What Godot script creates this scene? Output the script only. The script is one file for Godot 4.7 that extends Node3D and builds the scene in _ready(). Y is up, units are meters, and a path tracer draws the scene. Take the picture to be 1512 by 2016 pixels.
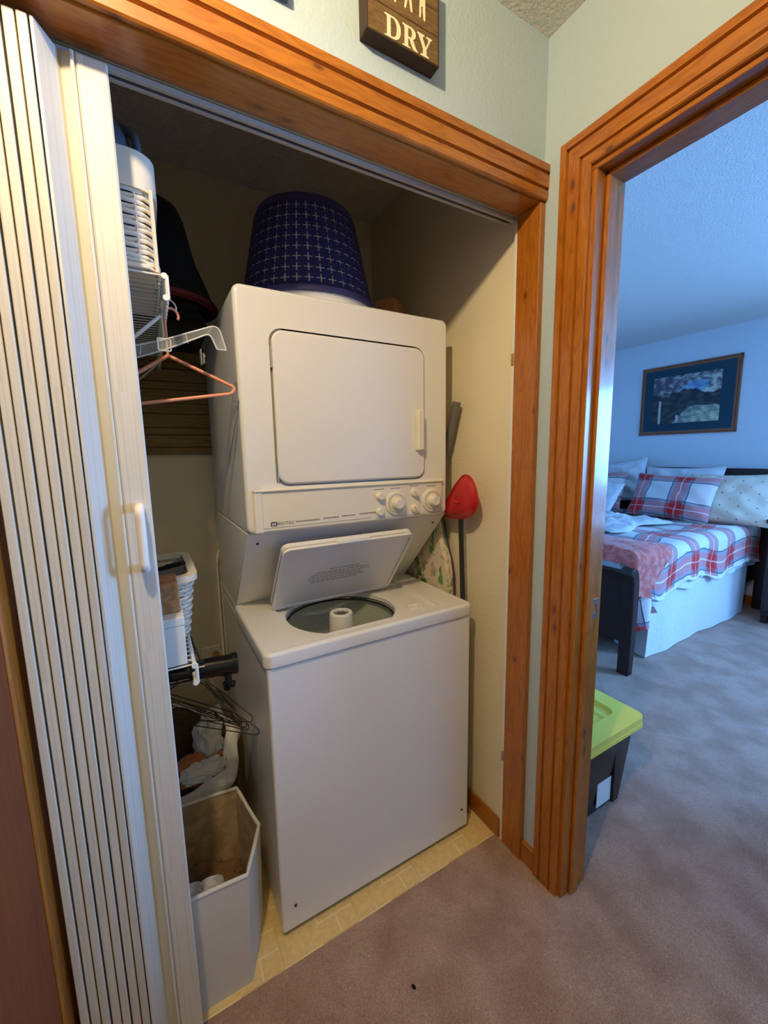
extends Node3D
# A hallway corner: a laundry closet with a stacked washer and dryer behind a folded accordion door, and a bedroom through the doorway at the right.
# x = 0 is the face of the right wall, z = 0 the face of the closet wall, y = 0 the carpet.

var mats := {}
var rng := RandomNumberGenerator.new()


# ---------------------------------------------------------------- mesh collector
class M:
	var p := PackedVector3Array()
	var t := PackedVector2Array()
	var c := PackedColorArray()
	var xf := Transform3D()
	var axis := -1
	var off := Vector2.ZERO
	var col := Color.WHITE
	var has_uv := false
	var has_col := false

	func tri(a: Vector3, b: Vector3, d: Vector3, ua := Vector2.ZERO, ub := Vector2.ZERO, ud := Vector2.ZERO) -> void:
		var A := xf * a
		var B := xf * b
		var D := xf * d
		if (B - A).cross(D - A).length_squared() < 1e-18:
			return
		if xf.basis.determinant() < 0.0:
			p.append_array([A, D, B])
			t.append_array([ua, ud, ub])
		else:
			p.append_array([A, B, D])
			t.append_array([ua, ub, ud])
		c.append_array([col, col, col])

	func quad(a: Vector3, b: Vector3, d: Vector3, e: Vector3, ua := Vector2.ZERO, ub := Vector2.ZERO, ud := Vector2.ZERO, ue := Vector2.ZERO) -> void:
		tri(a, b, d, ua, ub, ud)
		tri(a, d, e, ua, ud, ue)

	# a face of a convex body round «mid», turned outwards
	func out_quad(mid: Vector3, a: Vector3, b: Vector3, d: Vector3, e: Vector3) -> void:
		if (b - a).cross(d - a).dot((a + b + d + e) / 4.0 - mid) < 0.0:
			quad(a, e, d, b)
		else:
			quad(a, b, d, e)

	func box(lo: Vector3, hi: Vector3, b := 0.0) -> void:
		var l := lo.min(hi)
		var h := lo.max(hi)
		var m := (l + h) / 2.0
		b = minf(b, minf(h.x - l.x, minf(h.y - l.y, h.z - l.z)) * 0.45)
		var v := func(s: Vector3, f: int) -> Vector3:
			var q := Vector3(l.x if s.x < 0 else h.x, l.y if s.y < 0 else h.y, l.z if s.z < 0 else h.z)
			for k in 3:
				if k != f:
					q[k] -= s[k] * b
			return q
		for f in 3:
			var g := (f + 1) % 3
			var k := (f + 2) % 3
			for s in [-1.0, 1.0]:
				var q := []
				for e in [[-1.0, -1.0], [1.0, -1.0], [1.0, 1.0], [-1.0, 1.0]]:
					var n := Vector3.ZERO
					n[f] = s
					n[g] = e[0]
					n[k] = e[1]
					q.append(v.call(n, f))
				out_quad(m, q[0], q[1], q[2], q[3])
		if b <= 0.0:
			return
		for f in 3:   # edges along axis f
			var g := (f + 1) % 3
			var k := (f + 2) % 3
			for s in [-1.0, 1.0]:
				for r in [-1.0, 1.0]:
					var n1 := Vector3.ZERO
					n1[f] = -1.0
					n1[g] = s
					n1[k] = r
					var n2 := n1
					n2[f] = 1.0
					out_quad(m, v.call(n1, g), v.call(n2, g), v.call(n2, k), v.call(n1, k))
		for i in 8:
			var n := Vector3(1.0 if i & 1 else -1.0, 1.0 if i & 2 else -1.0, 1.0 if i & 4 else -1.0)
			var a: Vector3 = v.call(n, 0)
			var d: Vector3 = v.call(n, 1)
			var e: Vector3 = v.call(n, 2)
			if (d - a).cross(e - a).dot((a + d + e) / 3.0 - m) < 0.0:
				tri(a, e, d)
			else:
				tri(a, d, e)

	# outline in (x, y), drawn out along z from z0 to z1; the rim at z1 is chamfered by b
	func prism(o: PackedVector2Array, z0: float, z1: float, b := 0.0, back := true) -> void:
		var q := o.duplicate()
		if Geometry2D.is_polygon_clockwise(q):
			q.reverse()
		var n := q.size()
		var inner := q
		if b > 0.0:
			inner = PackedVector2Array()
			for i in n:
				var e1 := (q[i] - q[(i + n - 1) % n]).normalized()
				var e2 := (q[(i + 1) % n] - q[i]).normalized()
				var n1 := Vector2(-e1.y, e1.x)
				var n2 := Vector2(-e2.y, e2.x)
				var w := n1 + n2
				inner.append(q[i] + w * b / maxf(0.3, w.dot(n1)))
		var zb := z1 - b
		for i in n:
			var a := q[i]
			var d := q[(i + 1) % n]
			quad(Vector3(a.x, a.y, z0), Vector3(d.x, d.y, z0), Vector3(d.x, d.y, zb), Vector3(a.x, a.y, zb))
			if b > 0.0:
				var a2 := inner[i]
				var d2 := inner[(i + 1) % n]
				quad(Vector3(a.x, a.y, zb), Vector3(d.x, d.y, zb), Vector3(d2.x, d2.y, z1), Vector3(a2.x, a2.y, z1))
		var ix := Geometry2D.triangulate_polygon(inner)
		for i in range(0, ix.size(), 3):
			var A := inner[ix[i]]
			var B := inner[ix[i + 1]]
			var D := inner[ix[i + 2]]
			if (B - A).cross(D - A) < 0.0:
				var s := B
				B = D
				D = s
			tri(Vector3(A.x, A.y, z1), Vector3(B.x, B.y, z1), Vector3(D.x, D.y, z1))
		if back:
			ix = Geometry2D.triangulate_polygon(q)
			for i in range(0, ix.size(), 3):
				var A := q[ix[i]]
				var B := q[ix[i + 1]]
				var D := q[ix[i + 2]]
				if (B - A).cross(D - A) > 0.0:
					var s := B
					B = D
					D = s
				tri(Vector3(A.x, A.y, z0), Vector3(B.x, B.y, z0), Vector3(D.x, D.y, z0))

	# a flat plate with a hole, in (x, y), from z0 to z1; outline and hole have as many points
	func ring_plate(o: PackedVector2Array, h: PackedVector2Array, z0: float, z1: float) -> void:
		var n := o.size()
		for i in n:
			var j := (i + 1) % n
			var a := o[i]
			var b := o[j]
			var d := h[j]
			var e := h[i]
			quad(Vector3(a.x, a.y, z1), Vector3(b.x, b.y, z1), Vector3(d.x, d.y, z1), Vector3(e.x, e.y, z1))
			quad(Vector3(a.x, a.y, z0), Vector3(e.x, e.y, z0), Vector3(d.x, d.y, z0), Vector3(b.x, b.y, z0))
			quad(Vector3(a.x, a.y, z0), Vector3(b.x, b.y, z0), Vector3(b.x, b.y, z1), Vector3(a.x, a.y, z1))
			quad(Vector3(e.x, e.y, z1), Vector3(d.x, d.y, z1), Vector3(d.x, d.y, z0), Vector3(e.x, e.y, z0))

	# profile of (radius, height) turned round the y axis
	func lathe(pr: Array, seg := 32, sx := 1.0, sz := 1.0) -> void:
		for k in seg:
			var a := TAU * k / seg
			var b := TAU * (k + 1) / seg
			var ca := Vector3(cos(a) * sx, 0, sin(a) * sz)
			var cb := Vector3(cos(b) * sx, 0, sin(b) * sz)
			for i in pr.size() - 1:
				var q: Vector2 = pr[i]
				var w: Vector2 = pr[i + 1]
				var y0 := Vector3(0, q.y, 0)
				var y1 := Vector3(0, w.y, 0)
				quad(ca * q.x + y0, ca * w.x + y1, cb * w.x + y1, cb * q.x + y0)

	func tube(pts: Array, r: float, seg := 10, closed := false, flat := 1.0, r_end := -1.0) -> void:
		var n := pts.size()
		var rings := []
		var up := Vector3.UP
		for i in n:
			var d: Vector3
			if closed:
				d = (pts[(i + 1) % n] - pts[(i + n - 1) % n]).normalized()
			else:
				d = (pts[mini(i + 1, n - 1)] - pts[maxi(i - 1, 0)]).normalized()
			if i == 0:
				up = Vector3.UP if absf(d.y) < 0.9 else Vector3.RIGHT
			up = (up - d * up.dot(d)).normalized()
			var side := d.cross(up)
			var ring := []
			var rr := r if r_end < 0.0 else lerpf(r, r_end, float(i) / (n - 1))
			for k in seg:
				var a := TAU * k / seg
				ring.append(pts[i] + (up * cos(a) * flat + side * sin(a)) * rr)
			rings.append(ring)
		for i in (n if closed else n - 1):
			var A: Array = rings[i]
			var B: Array = rings[(i + 1) % n]
			for k in seg:
				var j := (k + 1) % seg
				quad(A[k], A[j], B[j], B[k])
		if not closed:
			for k in range(1, seg - 1):
				tri(rings[0][0], rings[0][k + 1], rings[0][k])
				tri(rings[n - 1][0], rings[n - 1][k], rings[n - 1][k + 1])

	# a sheet of nu by nv cells; f(u, v) gives a point, g(u, v) its place on the cloth
	func grid(nu: int, nv: int, f: Callable, g = null, flip := false) -> void:
		var q := []
		var w := []
		for i in nu + 1:
			for j in nv + 1:
				var u := float(i) / nu
				var v := float(j) / nv
				q.append(f.call(u, v))
				w.append(g.call(u, v) if g != null else Vector2(u, v))
		if g != null:
			has_uv = true
		for i in nu:
			for j in nv:
				var a := i * (nv + 1) + j
				var b := a + nv + 1
				if flip:
					quad(q[a], q[a + 1], q[b + 1], q[b], w[a], w[a + 1], w[b + 1], w[b])
				else:
					quad(q[a], q[b], q[b + 1], q[a + 1], w[a], w[b], w[b + 1], w[a + 1])

	func commit(origin := Vector3.ZERO, angle := 38.0) -> ArrayMesh:
		var n := p.size() / 3
		var fn := PackedVector3Array()
		fn.resize(n)
		var at := {}
		for i in n:
			fn[i] = (p[i * 3 + 1] - p[i * 3]).cross(p[i * 3 + 2] - p[i * 3])
			for k in 3:
				var key := Vector3i((p[i * 3 + k] * 20000.0).round())
				if at.has(key):
					at[key].append(i)
				else:
					at[key] = [i]
		var lim := cos(deg_to_rad(angle))
		var P := PackedVector3Array()
		var N := PackedVector3Array()
		var U := PackedVector2Array()
		var C := PackedColorArray()
		for i in n:
			var me := fn[i].normalized()
			for k in [0, 2, 1]:
				var v := p[i * 3 + k]
				var s := Vector3.ZERO
				for o in at[Vector3i((v * 20000.0).round())]:
					if me.dot(fn[o].normalized()) > lim:
						s += fn[o]
				P.append(v - origin)
				N.append(s.normalized() if s.length_squared() > 0.0 else me)
				if axis >= 0 and not has_uv:
					var b := (axis + 1) % 3
					var d := (axis + 2) % 3
					var o2 := b if absf(me[b]) < absf(me[d]) else d
					U.append(Vector2(v[axis], v[o2]) + off)
				else:
					U.append(t[i * 3 + k] + off)
				C.append(c[i * 3 + k])
		var arr := []
		arr.resize(Mesh.ARRAY_MAX)
		arr[Mesh.ARRAY_VERTEX] = P
		arr[Mesh.ARRAY_NORMAL] = N
		arr[Mesh.ARRAY_TEX_UV] = U
		if has_col:
			arr[Mesh.ARRAY_COLOR] = C
		var am := ArrayMesh.new()
		if P.size():
			am.add_surface_from_arrays(Mesh.PRIMITIVE_TRIANGLES, arr)
		return am


# ---------------------------------------------------------------- naming and placing
func thing(called: String, label: String, category: String, at := Vector3.ZERO, group := "") -> Node3D:
	var o := Node3D.new()
	o.name = called
	o.position = at
	o.set_meta("label", label)
	o.set_meta("category", category)
	if group:
		o.set_meta("group", group)
	add_child(o, true)
	return o


func root_of(n: Node) -> Vector3:
	var at := Vector3.ZERO
	var k := n
	while k is Node3D and k != self:
		at += k.position
		k = k.get_parent()
	return at


# a mesh built in room coordinates becomes a part of «parent»
func part(parent: Node3D, called: String, m: M, mat: Material, label := "", angle := 38.0) -> MeshInstance3D:
	var o := MeshInstance3D.new()
	o.name = called
	o.mesh = m.commit(root_of(parent), angle)
	o.material_override = mat
	if label:
		o.set_meta("label", label)
	parent.add_child(o, true)
	return o


func single(called: String, m: M, mat: Material, label: String, category: String, at := Vector3.ZERO, group := "", angle := 38.0) -> MeshInstance3D:
	var o := MeshInstance3D.new()
	o.name = called
	o.mesh = m.commit(at, angle)
	o.material_override = mat
	o.position = at
	o.set_meta("label", label)
	o.set_meta("category", category)
	if group:
		o.set_meta("group", group)
	add_child(o, true)
	return o


func structure(called: String, m: M, mat: Material, label := "") -> MeshInstance3D:
	var o := MeshInstance3D.new()
	o.name = called
	o.mesh = m.commit()
	o.material_override = mat
	o.set_meta("kind", "structure")
	if label:
		o.set_meta("label", label)
	add_child(o, true)
	return o


func boxes(list: Array, bev := 0.0, axis := -1) -> M:
	var m := M.new()
	m.axis = axis
	m.off = Vector2(rng.randf() * 3.0, rng.randf() * 3.0)
	for b in list:
		m.box(b[0], b[1], bev)
	return m


func rounded(x0: float, y0: float, x1: float, y1: float, r: float, n := 6) -> PackedVector2Array:
	var o := PackedVector2Array()
	var cs := [Vector2(x1 - r, y0 + r), Vector2(x1 - r, y1 - r), Vector2(x0 + r, y1 - r), Vector2(x0 + r, y0 + r)]
	for k in 4:
		for i in n + 1:
			var a := -PI / 2 + k * PI / 2 + PI / 2 * i / n
			o.append(cs[k] + Vector2(cos(a), sin(a)) * r)
	return o


func circle(x: float, y: float, r: float, n := 28) -> PackedVector2Array:
	var o := PackedVector2Array()
	for i in n:
		o.append(Vector2(x, y) + Vector2(cos(TAU * i / n), sin(TAU * i / n)) * r)
	return o


# rounded polyline
func bent(pts: Array, r: float, n := 6) -> Array:
	var out := [pts[0]]
	for i in range(1, pts.size() - 1):
		var a: Vector3 = pts[i - 1]
		var b: Vector3 = pts[i]
		var c: Vector3 = pts[i + 1]
		var k := minf(r, minf((a - b).length(), (c - b).length()) * 0.49)
		var s := b + (a - b).normalized() * k
		var e := b + (c - b).normalized() * k
		for j in n + 1:
			var w := float(j) / n
			out.append(s.lerp(b, w).lerp(b.lerp(e, w), w))
	out.append(pts[-1])
	return out


# ---------------------------------------------------------------- materials
func noise(freq: float, octaves := 3, s := 1) -> FastNoiseLite:
	var n := FastNoiseLite.new()
	n.seed = s
	n.frequency = freq
	n.fractal_octaves = octaves
	n.noise_type = FastNoiseLite.TYPE_SIMPLEX_SMOOTH
	return n


func ntex(freq: float, size := 512, octaves := 3, ramp: Gradient = null, s := 1) -> NoiseTexture2D:
	var x := NoiseTexture2D.new()
	x.width = size
	x.height = size
	x.seamless = true
	x.noise = noise(freq, octaves, s)
	if ramp:
		x.color_ramp = ramp
	return x


func ramp(a: Color, b: Color, lo := 0.3, hi := 0.7) -> Gradient:
	var g := Gradient.new()
	g.offsets = PackedFloat32Array([lo, hi])
	g.colors = PackedColorArray([a, b])
	return g


func mat(called: String, col: Color, rough := 0.5, more := {}) -> StandardMaterial3D:
	if mats.has(called):
		return mats[called]
	var m := StandardMaterial3D.new()
	m.resource_name = called
	m.albedo_color = col
	m.roughness = rough
	for k in more:
		m.set(k, more[k])
	mats[called] = m
	return m


func rgb(r: int, g: int, b: int) -> Color:
	return Color8(r, g, b)


func picture(w: int, h: int, f: Callable) -> ImageTexture:
	var im := Image.create(w, h, false, Image.FORMAT_RGB8)
	for y in h:
		for x in w:
			im.set_pixel(x, y, f.call(x, y))
	return ImageTexture.create_from_image(im)


func wood_picture(base: Color, dark: Color, knot: Color, s: int, knots: int) -> ImageTexture:
	var W := 1024
	var H := 256
	var na := noise(1.0, 4, s)
	var nb := noise(1.0, 3, s + 7)
	var r := RandomNumberGenerator.new()
	r.seed = s
	var ks := []
	for i in knots:
		ks.append([r.randf() * W, r.randf() * H, r.randf_range(2.5, 6.5)])
	return picture(W, H, func(x: int, y: int) -> Color:
		var bend := nb.get_noise_2d(x * 0.004, y * 0.01) * 26.0
		var near := 9.0
		for k in ks:
			var dx: float = absf(x - k[0])
			dx = minf(dx, W - dx)
			var dy: float = absf(y - k[1])
			dy = minf(dy, H - dy)
			var d: float = sqrt(dx * dx * 0.3 + dy * dy) / k[2]
			near = minf(near, d)
			bend += 10.0 * exp(-d * 0.35) * signf(y - k[1])
		var g := 0.5 + 0.5 * sin((y + bend) * 0.33 + na.get_noise_2d(x * 0.006, y * 0.05) * 5.0)
		var fine := 0.5 + 0.5 * na.get_noise_2d(x * 0.02, y * 0.9)
		var broad := 0.5 + 0.5 * nb.get_noise_2d(x * 0.003 + 40.0, y * 0.012)
		var col := base.lerp(dark, clampf(0.34 * g * g + 0.28 * fine + 0.4 * (broad - 0.35), 0.0, 1.0))
		if near < 3.0:
			col = col.lerp(knot, clampf((1.5 - near) * 0.9, 0.0, 0.9))
			col = col.lerp(dark, clampf((3.0 - near) * 0.25, 0.0, 0.5))
		return col)


func make_materials() -> void:
	var wood := wood_picture(rgb(186, 113, 30), rgb(134, 72, 14), rgb(58, 26, 10), 3, 5)
	var pine := mat("varnished pine", Color.WHITE, 0.36, {"albedo_texture": wood, "uv1_scale": Vector3(0.9, 4.2, 1), "clearcoat_enabled": true, "clearcoat": 0.4, "clearcoat_roughness": 0.12})
	pine.metallic_specular = 0.5
	mat("brown door", Color.WHITE, 0.6, {"albedo_texture": wood_picture(rgb(142, 64, 16), rgb(104, 42, 8), rgb(60, 28, 10), 27, 0), "uv1_scale": Vector3(0.7, 3.0, 1)})
	var orange_peel := ntex(0.06, 512, 3, null, 5)
	var paint := {"uv1_triplanar": true, "uv1_world_triplanar": true, "uv1_scale": Vector3(2.5, 2.5, 2.5), "heightmap_enabled": true, "heightmap_texture": orange_peel, "heightmap_scale": 0.08}
	mat("pale blue wall paint", rgb(182, 200, 210), 0.75, paint)
	mat("cream closet paint", rgb(232, 220, 190), 0.75, paint)
	mat("bedroom blue paint", rgb(230, 236, 240), 0.8, paint)
	var pop := ntex(0.05, 512, 4, null, 9)
	mat("textured white ceiling", rgb(238, 234, 226), 0.95, {"uv1_triplanar": true, "uv1_world_triplanar": true, "uv1_scale": Vector3(2.2, 2.2, 2.2), "heightmap_enabled": true, "heightmap_texture": pop, "heightmap_scale": 0.8})
	mat("lightly textured white ceiling", rgb(238, 234, 226), 0.95, {"uv1_triplanar": true, "uv1_world_triplanar": true, "uv1_scale": Vector3(3, 3, 3), "heightmap_enabled": true, "heightmap_texture": pop, "heightmap_scale": 0.15})
	# cut pile: random tufts a millimetre or two wide, averaged over their neighbours so that the tile has no seam
	var tufts := PackedFloat32Array()
	var tr := RandomNumberGenerator.new()
	tr.seed = 5
	for i in 512 * 512:
		tufts.append(tr.randf())
	var tuft := func(x: int, y: int) -> float:
		var s := 0.0
		for q in [[0, 0, 2.0], [1, 0, 1.0], [-1, 0, 1.0], [0, 1, 1.0], [0, -1, 1.0]]:
			s += tufts[((y + int(q[1])) & 511) * 512 + ((x + int(q[0])) & 511)] * q[2]
		return s / 6.0
	var pile := picture(512, 512, func(x: int, y: int) -> Color: return rgb(150, 121, 106).lerp(rgb(218, 184, 162), tuft.call(x, y)))
	var nap := picture(512, 512, func(x: int, y: int) -> Color:
		var k: float = tuft.call(x + 17, y + 5)
		return Color(k, k, k))
	var patch := ntex(0.04, 512, 4, ramp(rgb(226, 218, 212), rgb(255, 255, 255), 0.25, 0.7), 21)
	mat("beige cut pile carpet", Color.WHITE, 1.0, {"albedo_texture": pile, "uv1_triplanar": true, "uv1_world_triplanar": true, "uv1_scale": Vector3(1.9, 1.9, 1.9), "heightmap_enabled": true, "heightmap_texture": nap, "heightmap_scale": 0.6,
		"detail_enabled": true, "detail_blend_mode": BaseMaterial3D.BLEND_MODE_MUL, "detail_albedo": patch, "detail_uv_layer": BaseMaterial3D.DETAIL_UV_2, "uv2_triplanar": true, "uv2_world_triplanar": true, "uv2_scale": Vector3(0.21, 0.21, 0.21), "rim_enabled": true, "rim": 0.3})
	# sheet vinyl printed with pale blocks
	var nv := noise(0.08, 3, 4)
	var vinyl := picture(256, 256, func(x: int, y: int) -> Color:
		var bw := 64
		var row := y / 32
		var xx := (x + (row % 2) * 32) % bw
		var yy := y % 32
		var big := ((x / 64) + (y / 64)) % 2 == 0
		var c := rgb(238, 212, 150).lerp(rgb(220, 188, 124), 0.5 + 0.5 * nv.get_noise_2d(x, y))
		if big:
			if xx < 3 or yy < 3:
				c = c.lerp(rgb(250, 232, 184), 0.6)
		elif (x % 64) < 3 or (y % 64) < 3:
			c = c.lerp(rgb(198, 168, 110), 0.35)
		return c)
	mat("sheet vinyl", Color.WHITE, 0.4, {"albedo_texture": vinyl, "uv1_triplanar": true, "uv1_world_triplanar": true, "uv1_scale": Vector3(2.2, 2.2, 2.2)})
	mat("white enamel", rgb(234, 231, 226), 0.24, {"heightmap_enabled": true, "heightmap_texture": ntex(0.12, 512, 2, null, 31), "heightmap_scale": 0.02, "uv1_triplanar": true, "uv1_scale": Vector3(6, 6, 6)})
	mat("white plastic", rgb(236, 232, 222), 0.42)
	mat("cream plastic", rgb(235, 227, 208), 0.4)
	mat("black gap", rgb(18, 17, 16), 0.8)
	mat("faint print", rgb(150, 147, 130), 0.7)
	mat("grey print", rgb(120, 116, 110), 0.7)
	mat("dark print", rgb(52, 50, 48), 0.7)
	mat("tub enamel", Color.WHITE, 0.25, {"albedo_texture": ntex(0.2, 256, 2, ramp(rgb(150, 160, 152), rgb(214, 218, 206), 0.35, 0.65), 14), "uv1_triplanar": true, "uv1_scale": Vector3(5, 5, 5)})
	mat("steel", rgb(190, 188, 184), 0.3, {"metallic": 0.9})
	mat("track metal", rgb(176, 170, 160), 0.4)
	mat("white wire", rgb(230, 226, 215), 0.35)
	var streak := picture(256, 256, func(x: int, y: int) -> Color:
		var v := noise_streak.get_noise_2d(x * 2.2, y * 0.05)
		return rgb(216, 210, 196).lerp(rgb(184, 177, 162), clampf(v * 0.9, 0.0, 0.3)))
	mat("wood grained vinyl", Color.WHITE, 0.45, {"albedo_texture": streak, "uv1_triplanar": true, "uv1_world_triplanar": true, "uv1_scale": Vector3(5, 2, 5)})
	mat("smooth vinyl hinge", rgb(208, 205, 194), 0.25)
	mat("wicker white", rgb(228, 216, 196), 0.6)
	mat("liner grey", rgb(120, 120, 122), 0.9)
	mat("navy plastic", rgb(52, 52, 112), 0.4)
	mat("lattice white", rgb(238, 236, 240), 0.5)
	mat("cardboard", Color.WHITE, 0.85, {"albedo_texture": ntex(0.05, 256, 3, ramp(rgb(150, 104, 62), rgb(178, 128, 80)), 17), "uv1_triplanar": true, "uv1_scale": Vector3(4, 4, 4)})
	mat("black felt", rgb(9, 9, 10), 0.95)
	mat("dark red band", rgb(105, 18, 22), 0.7)
	mat("blue jug", rgb(104, 120, 132), 0.35)
	mat("clear plastic", Color(0.95, 0.95, 0.93, 0.1), 0.05, {"transparency": BaseMaterial3D.TRANSPARENCY_ALPHA})
	mat("frosted plastic", rgb(206, 204, 196), 0.25)
	mat("pink plastic", rgb(232, 150, 116), 0.4)
	mat("red plastic", rgb(186, 10, 16), 0.2, {"clearcoat_enabled": true, "clearcoat": 0.6})
	mat("dark pole", rgb(42, 44, 40), 0.35)
	mat("grey pole", rgb(110, 106, 104), 0.4)
	mat("black plastic", rgb(12, 12, 14), 0.18)
	mat("hanger wire", rgb(62, 52, 38), 0.4, {"metallic": 0.5})
	mat("purple trim", rgb(70, 48, 92), 0.8)
	mat("linen", Color.WHITE, 0.95, {"albedo_texture": ntex(0.25, 256, 2, ramp(rgb(206, 198, 186), rgb(226, 220, 208)), 18), "uv1_triplanar": true, "uv1_scale": Vector3(8, 8, 8), "rim_enabled": true, "rim": 0.2})
	mat("tan lining", Color.WHITE, 0.95, {"albedo_texture": ntex(0.02, 256, 3, ramp(rgb(172, 144, 108), rgb(194, 170, 132)), 19), "uv1_triplanar": true, "uv1_scale": Vector3(3, 3, 3)})
	mat("white cloth", rgb(226, 224, 222), 0.95, {"rim_enabled": true, "rim": 0.2})
	mat("orange cloth", rgb(206, 128, 84), 0.9)
	mat("brown cloth", rgb(120, 92, 62), 0.95)
	var slat := wood_picture(rgb(150, 122, 72), rgb(104, 80, 42), rgb(80, 58, 30), 8, 1)
	mat("olive wood", Color.WHITE, 0.7, {"albedo_texture": slat, "uv1_scale": Vector3(0.9, 4.2, 1)})
	var plank := wood_picture(rgb(134, 104, 64), rgb(74, 54, 32), rgb(40, 28, 16), 12, 2)
	mat("stained plank", Color.WHITE, 0.7, {"albedo_texture": plank, "uv1_scale": Vector3(3.0, 9.0, 1)})
	mat("dark sign edge", rgb(58, 42, 30), 0.75)
	mat("cream paint", rgb(240, 226, 190), 0.7)
	mat("slate grey", rgb(92, 96, 104), 0.7)
	mat("espresso wood", rgb(46, 28, 24), 0.35)
	mat("picture frame wood", Color.WHITE, 0.35, {"albedo_texture": wood_picture(rgb(168, 100, 60), rgb(120, 66, 38), rgb(60, 34, 22), 15, 0), "uv1_scale": Vector3(1.2, 6.0, 1)})
	mat("picture mat", rgb(30, 66, 82), 0.8)
	mat("yellow plastic", rgb(240, 222, 96), 0.4)
	mat("paper", rgb(222, 220, 212), 0.9)
	mat("mattress cloth", rgb(228, 230, 234), 0.95)
	mat("skirt cloth", rgb(226, 228, 232), 0.95, {"uv1_triplanar": true, "uv1_scale": Vector3(3, 3, 3), "heightmap_enabled": true, "heightmap_texture": ntex(0.02, 256, 3, null, 41), "heightmap_scale": 0.25})
	mat("velvet blanket", Color.WHITE, 0.9, {"albedo_texture": ntex(0.015, 512, 4, ramp(rgb(204, 92, 84), rgb(232, 138, 126), 0.3, 0.72), 23), "uv1_triplanar": true, "uv1_scale": Vector3(2.2, 2.2, 2.2), "rim_enabled": true, "rim": 0.6, "rim_tint": 0.5})
	var line := func(x: float, at: float, w: float) -> bool: return absf(x - at) < w
	var band := func(v: float) -> int:   # 0 ground, 1 grey band, 2 rose band, 3 white line, 4 dark line
		if line.call(v, 0.035, 0.008) or line.call(v, 0.465, 0.008):
			return 4
		if line.call(v, 0.25, 0.012):
			return 3
		if v > 0.11 and v < 0.39:
			return 2
		if v > 0.035 and v < 0.465:
			return 1
		return 0
	var weave := noise(0.3, 2, 6)
	var plaid := picture(256, 256, func(x: int, y: int) -> Color:
		var a: int = band.call(x / 256.0)
		var b: int = band.call(y / 256.0)
		var c := rgb(238, 238, 236)
		var tone := {0: c, 1: rgb(176, 172, 182), 2: rgb(222, 150, 154), 3: rgb(244, 236, 236), 4: rgb(86, 88, 104)}
		var ca: Color = tone[a]
		var cb: Color = tone[b]
		if a == 0 and b == 0:
			c = rgb(238, 238, 236)
		elif a == 0:
			c = cb
		elif b == 0:
			c = ca
		elif a == 3 or b == 3:
			c = rgb(236, 170, 166)
		elif a == 2 and b == 2:
			c = rgb(224, 38, 42)
		elif a == 2 or b == 2:
			c = rgb(204, 78, 82)
		else:
			c = ca.lerp(cb, 0.5) * Color(0.85, 0.82, 0.86)
		return c * (0.96 + 0.06 * weave.get_noise_2d(x, y)))
	mat("plaid flannel", Color.WHITE, 0.95, {"albedo_texture": plaid, "rim_enabled": true, "rim": 0.25})
	var dots := picture(128, 128, func(x: int, y: int) -> Color:
		var c := rgb(228, 224, 204)
		for k in [[32, 32, 0], [96, 96, 1]]:
			var d: int = absi(x - k[0]) + absi(y - k[1])
			if d < 9:
				c = rgb(120, 128, 140) if k[2] == 0 else rgb(176, 178, 176)
		return c)
	mat("dotted cotton", Color.WHITE, 0.95, {"albedo_texture": dots, "uv1_scale": Vector3(5, 4, 1)})
	var nf := noise(0.018, 3, 44)
	var floral := picture(256, 256, func(x: int, y: int) -> Color:
		var c := rgb(222, 206, 182)
		var v := nf.get_noise_2d(x * 1.1, y * 0.6)
		var w := nf.get_noise_2d(x * 1.3 + 300.0, y * 0.9)
		if v > 0.36:
			c = rgb(118, 150, 92)
		elif v > 0.30:
			c = rgb(176, 190, 146)
		elif w > 0.34:
			c = rgb(196, 168, 142)
		return c)
	mat("floral cotton", Color.WHITE, 0.95, {"albedo_texture": floral, "uv1_triplanar": true, "uv1_scale": Vector3(3.4, 3.4, 3.4)})
	var np := noise(0.02, 5, 61)
	var land := picture(320, 224, func(x: int, y: int) -> Color:
		var u := x / 320.0
		var v := y / 224.0
		var n := np.get_noise_2d(x, y * 1.6)
		var c := rgb(86, 78, 92).lerp(rgb(214, 214, 196), clampf(0.25 + n * 1.3 + (u - 0.35) * 0.7, 0.0, 1.0))
		if v > 0.16 and v < 0.42 and absf(u - 0.62 + (v - 0.3) * 0.5) < 0.2 - absf(v - 0.3) * 0.6:
			c = rgb(96, 140, 184).lerp(rgb(170, 196, 214), clampf(n + 0.4, 0.0, 1.0))
		if v > 0.36 + 0.06 * sin(u * 9.0) + 0.05 * n:
			c = rgb(34, 38, 46).lerp(rgb(66, 82, 74), clampf(n * 1.6 + 0.4, 0.0, 1.0))
		if v > 0.66 + n * 0.08 and u > 0.32 + (1.0 - v) * 0.7:
			c = rgb(120, 132, 128).lerp(rgb(226, 222, 178), clampf((u - 0.3) * 1.1 + n, 0.0, 1.0))
		if absf(u - 0.13) < 0.018 and v > 0.5 or absf(u - 0.4) < 0.02 and v > 0.82 and v < 0.95:
			c = rgb(206, 200, 190)
		return c)
	mat("landscape print", Color.WHITE, 0.35, {"albedo_texture": land})
	mat("window glass", Color(0.95, 0.97, 1.0, 0.06), 0.02, {"transparency": BaseMaterial3D.TRANSPARENCY_ALPHA})
	mat("white trim paint", rgb(228, 230, 232), 0.4)
	mat("lamp glass", rgb(250, 240, 220), 0.4, {"emission_enabled": true, "emission": rgb(255, 226, 180), "emission_energy_multiplier": 0.3})
	mat("brass", rgb(190, 150, 80), 0.3, {"metallic": 0.9})


var noise_streak := noise(0.05, 3, 77)


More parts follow.
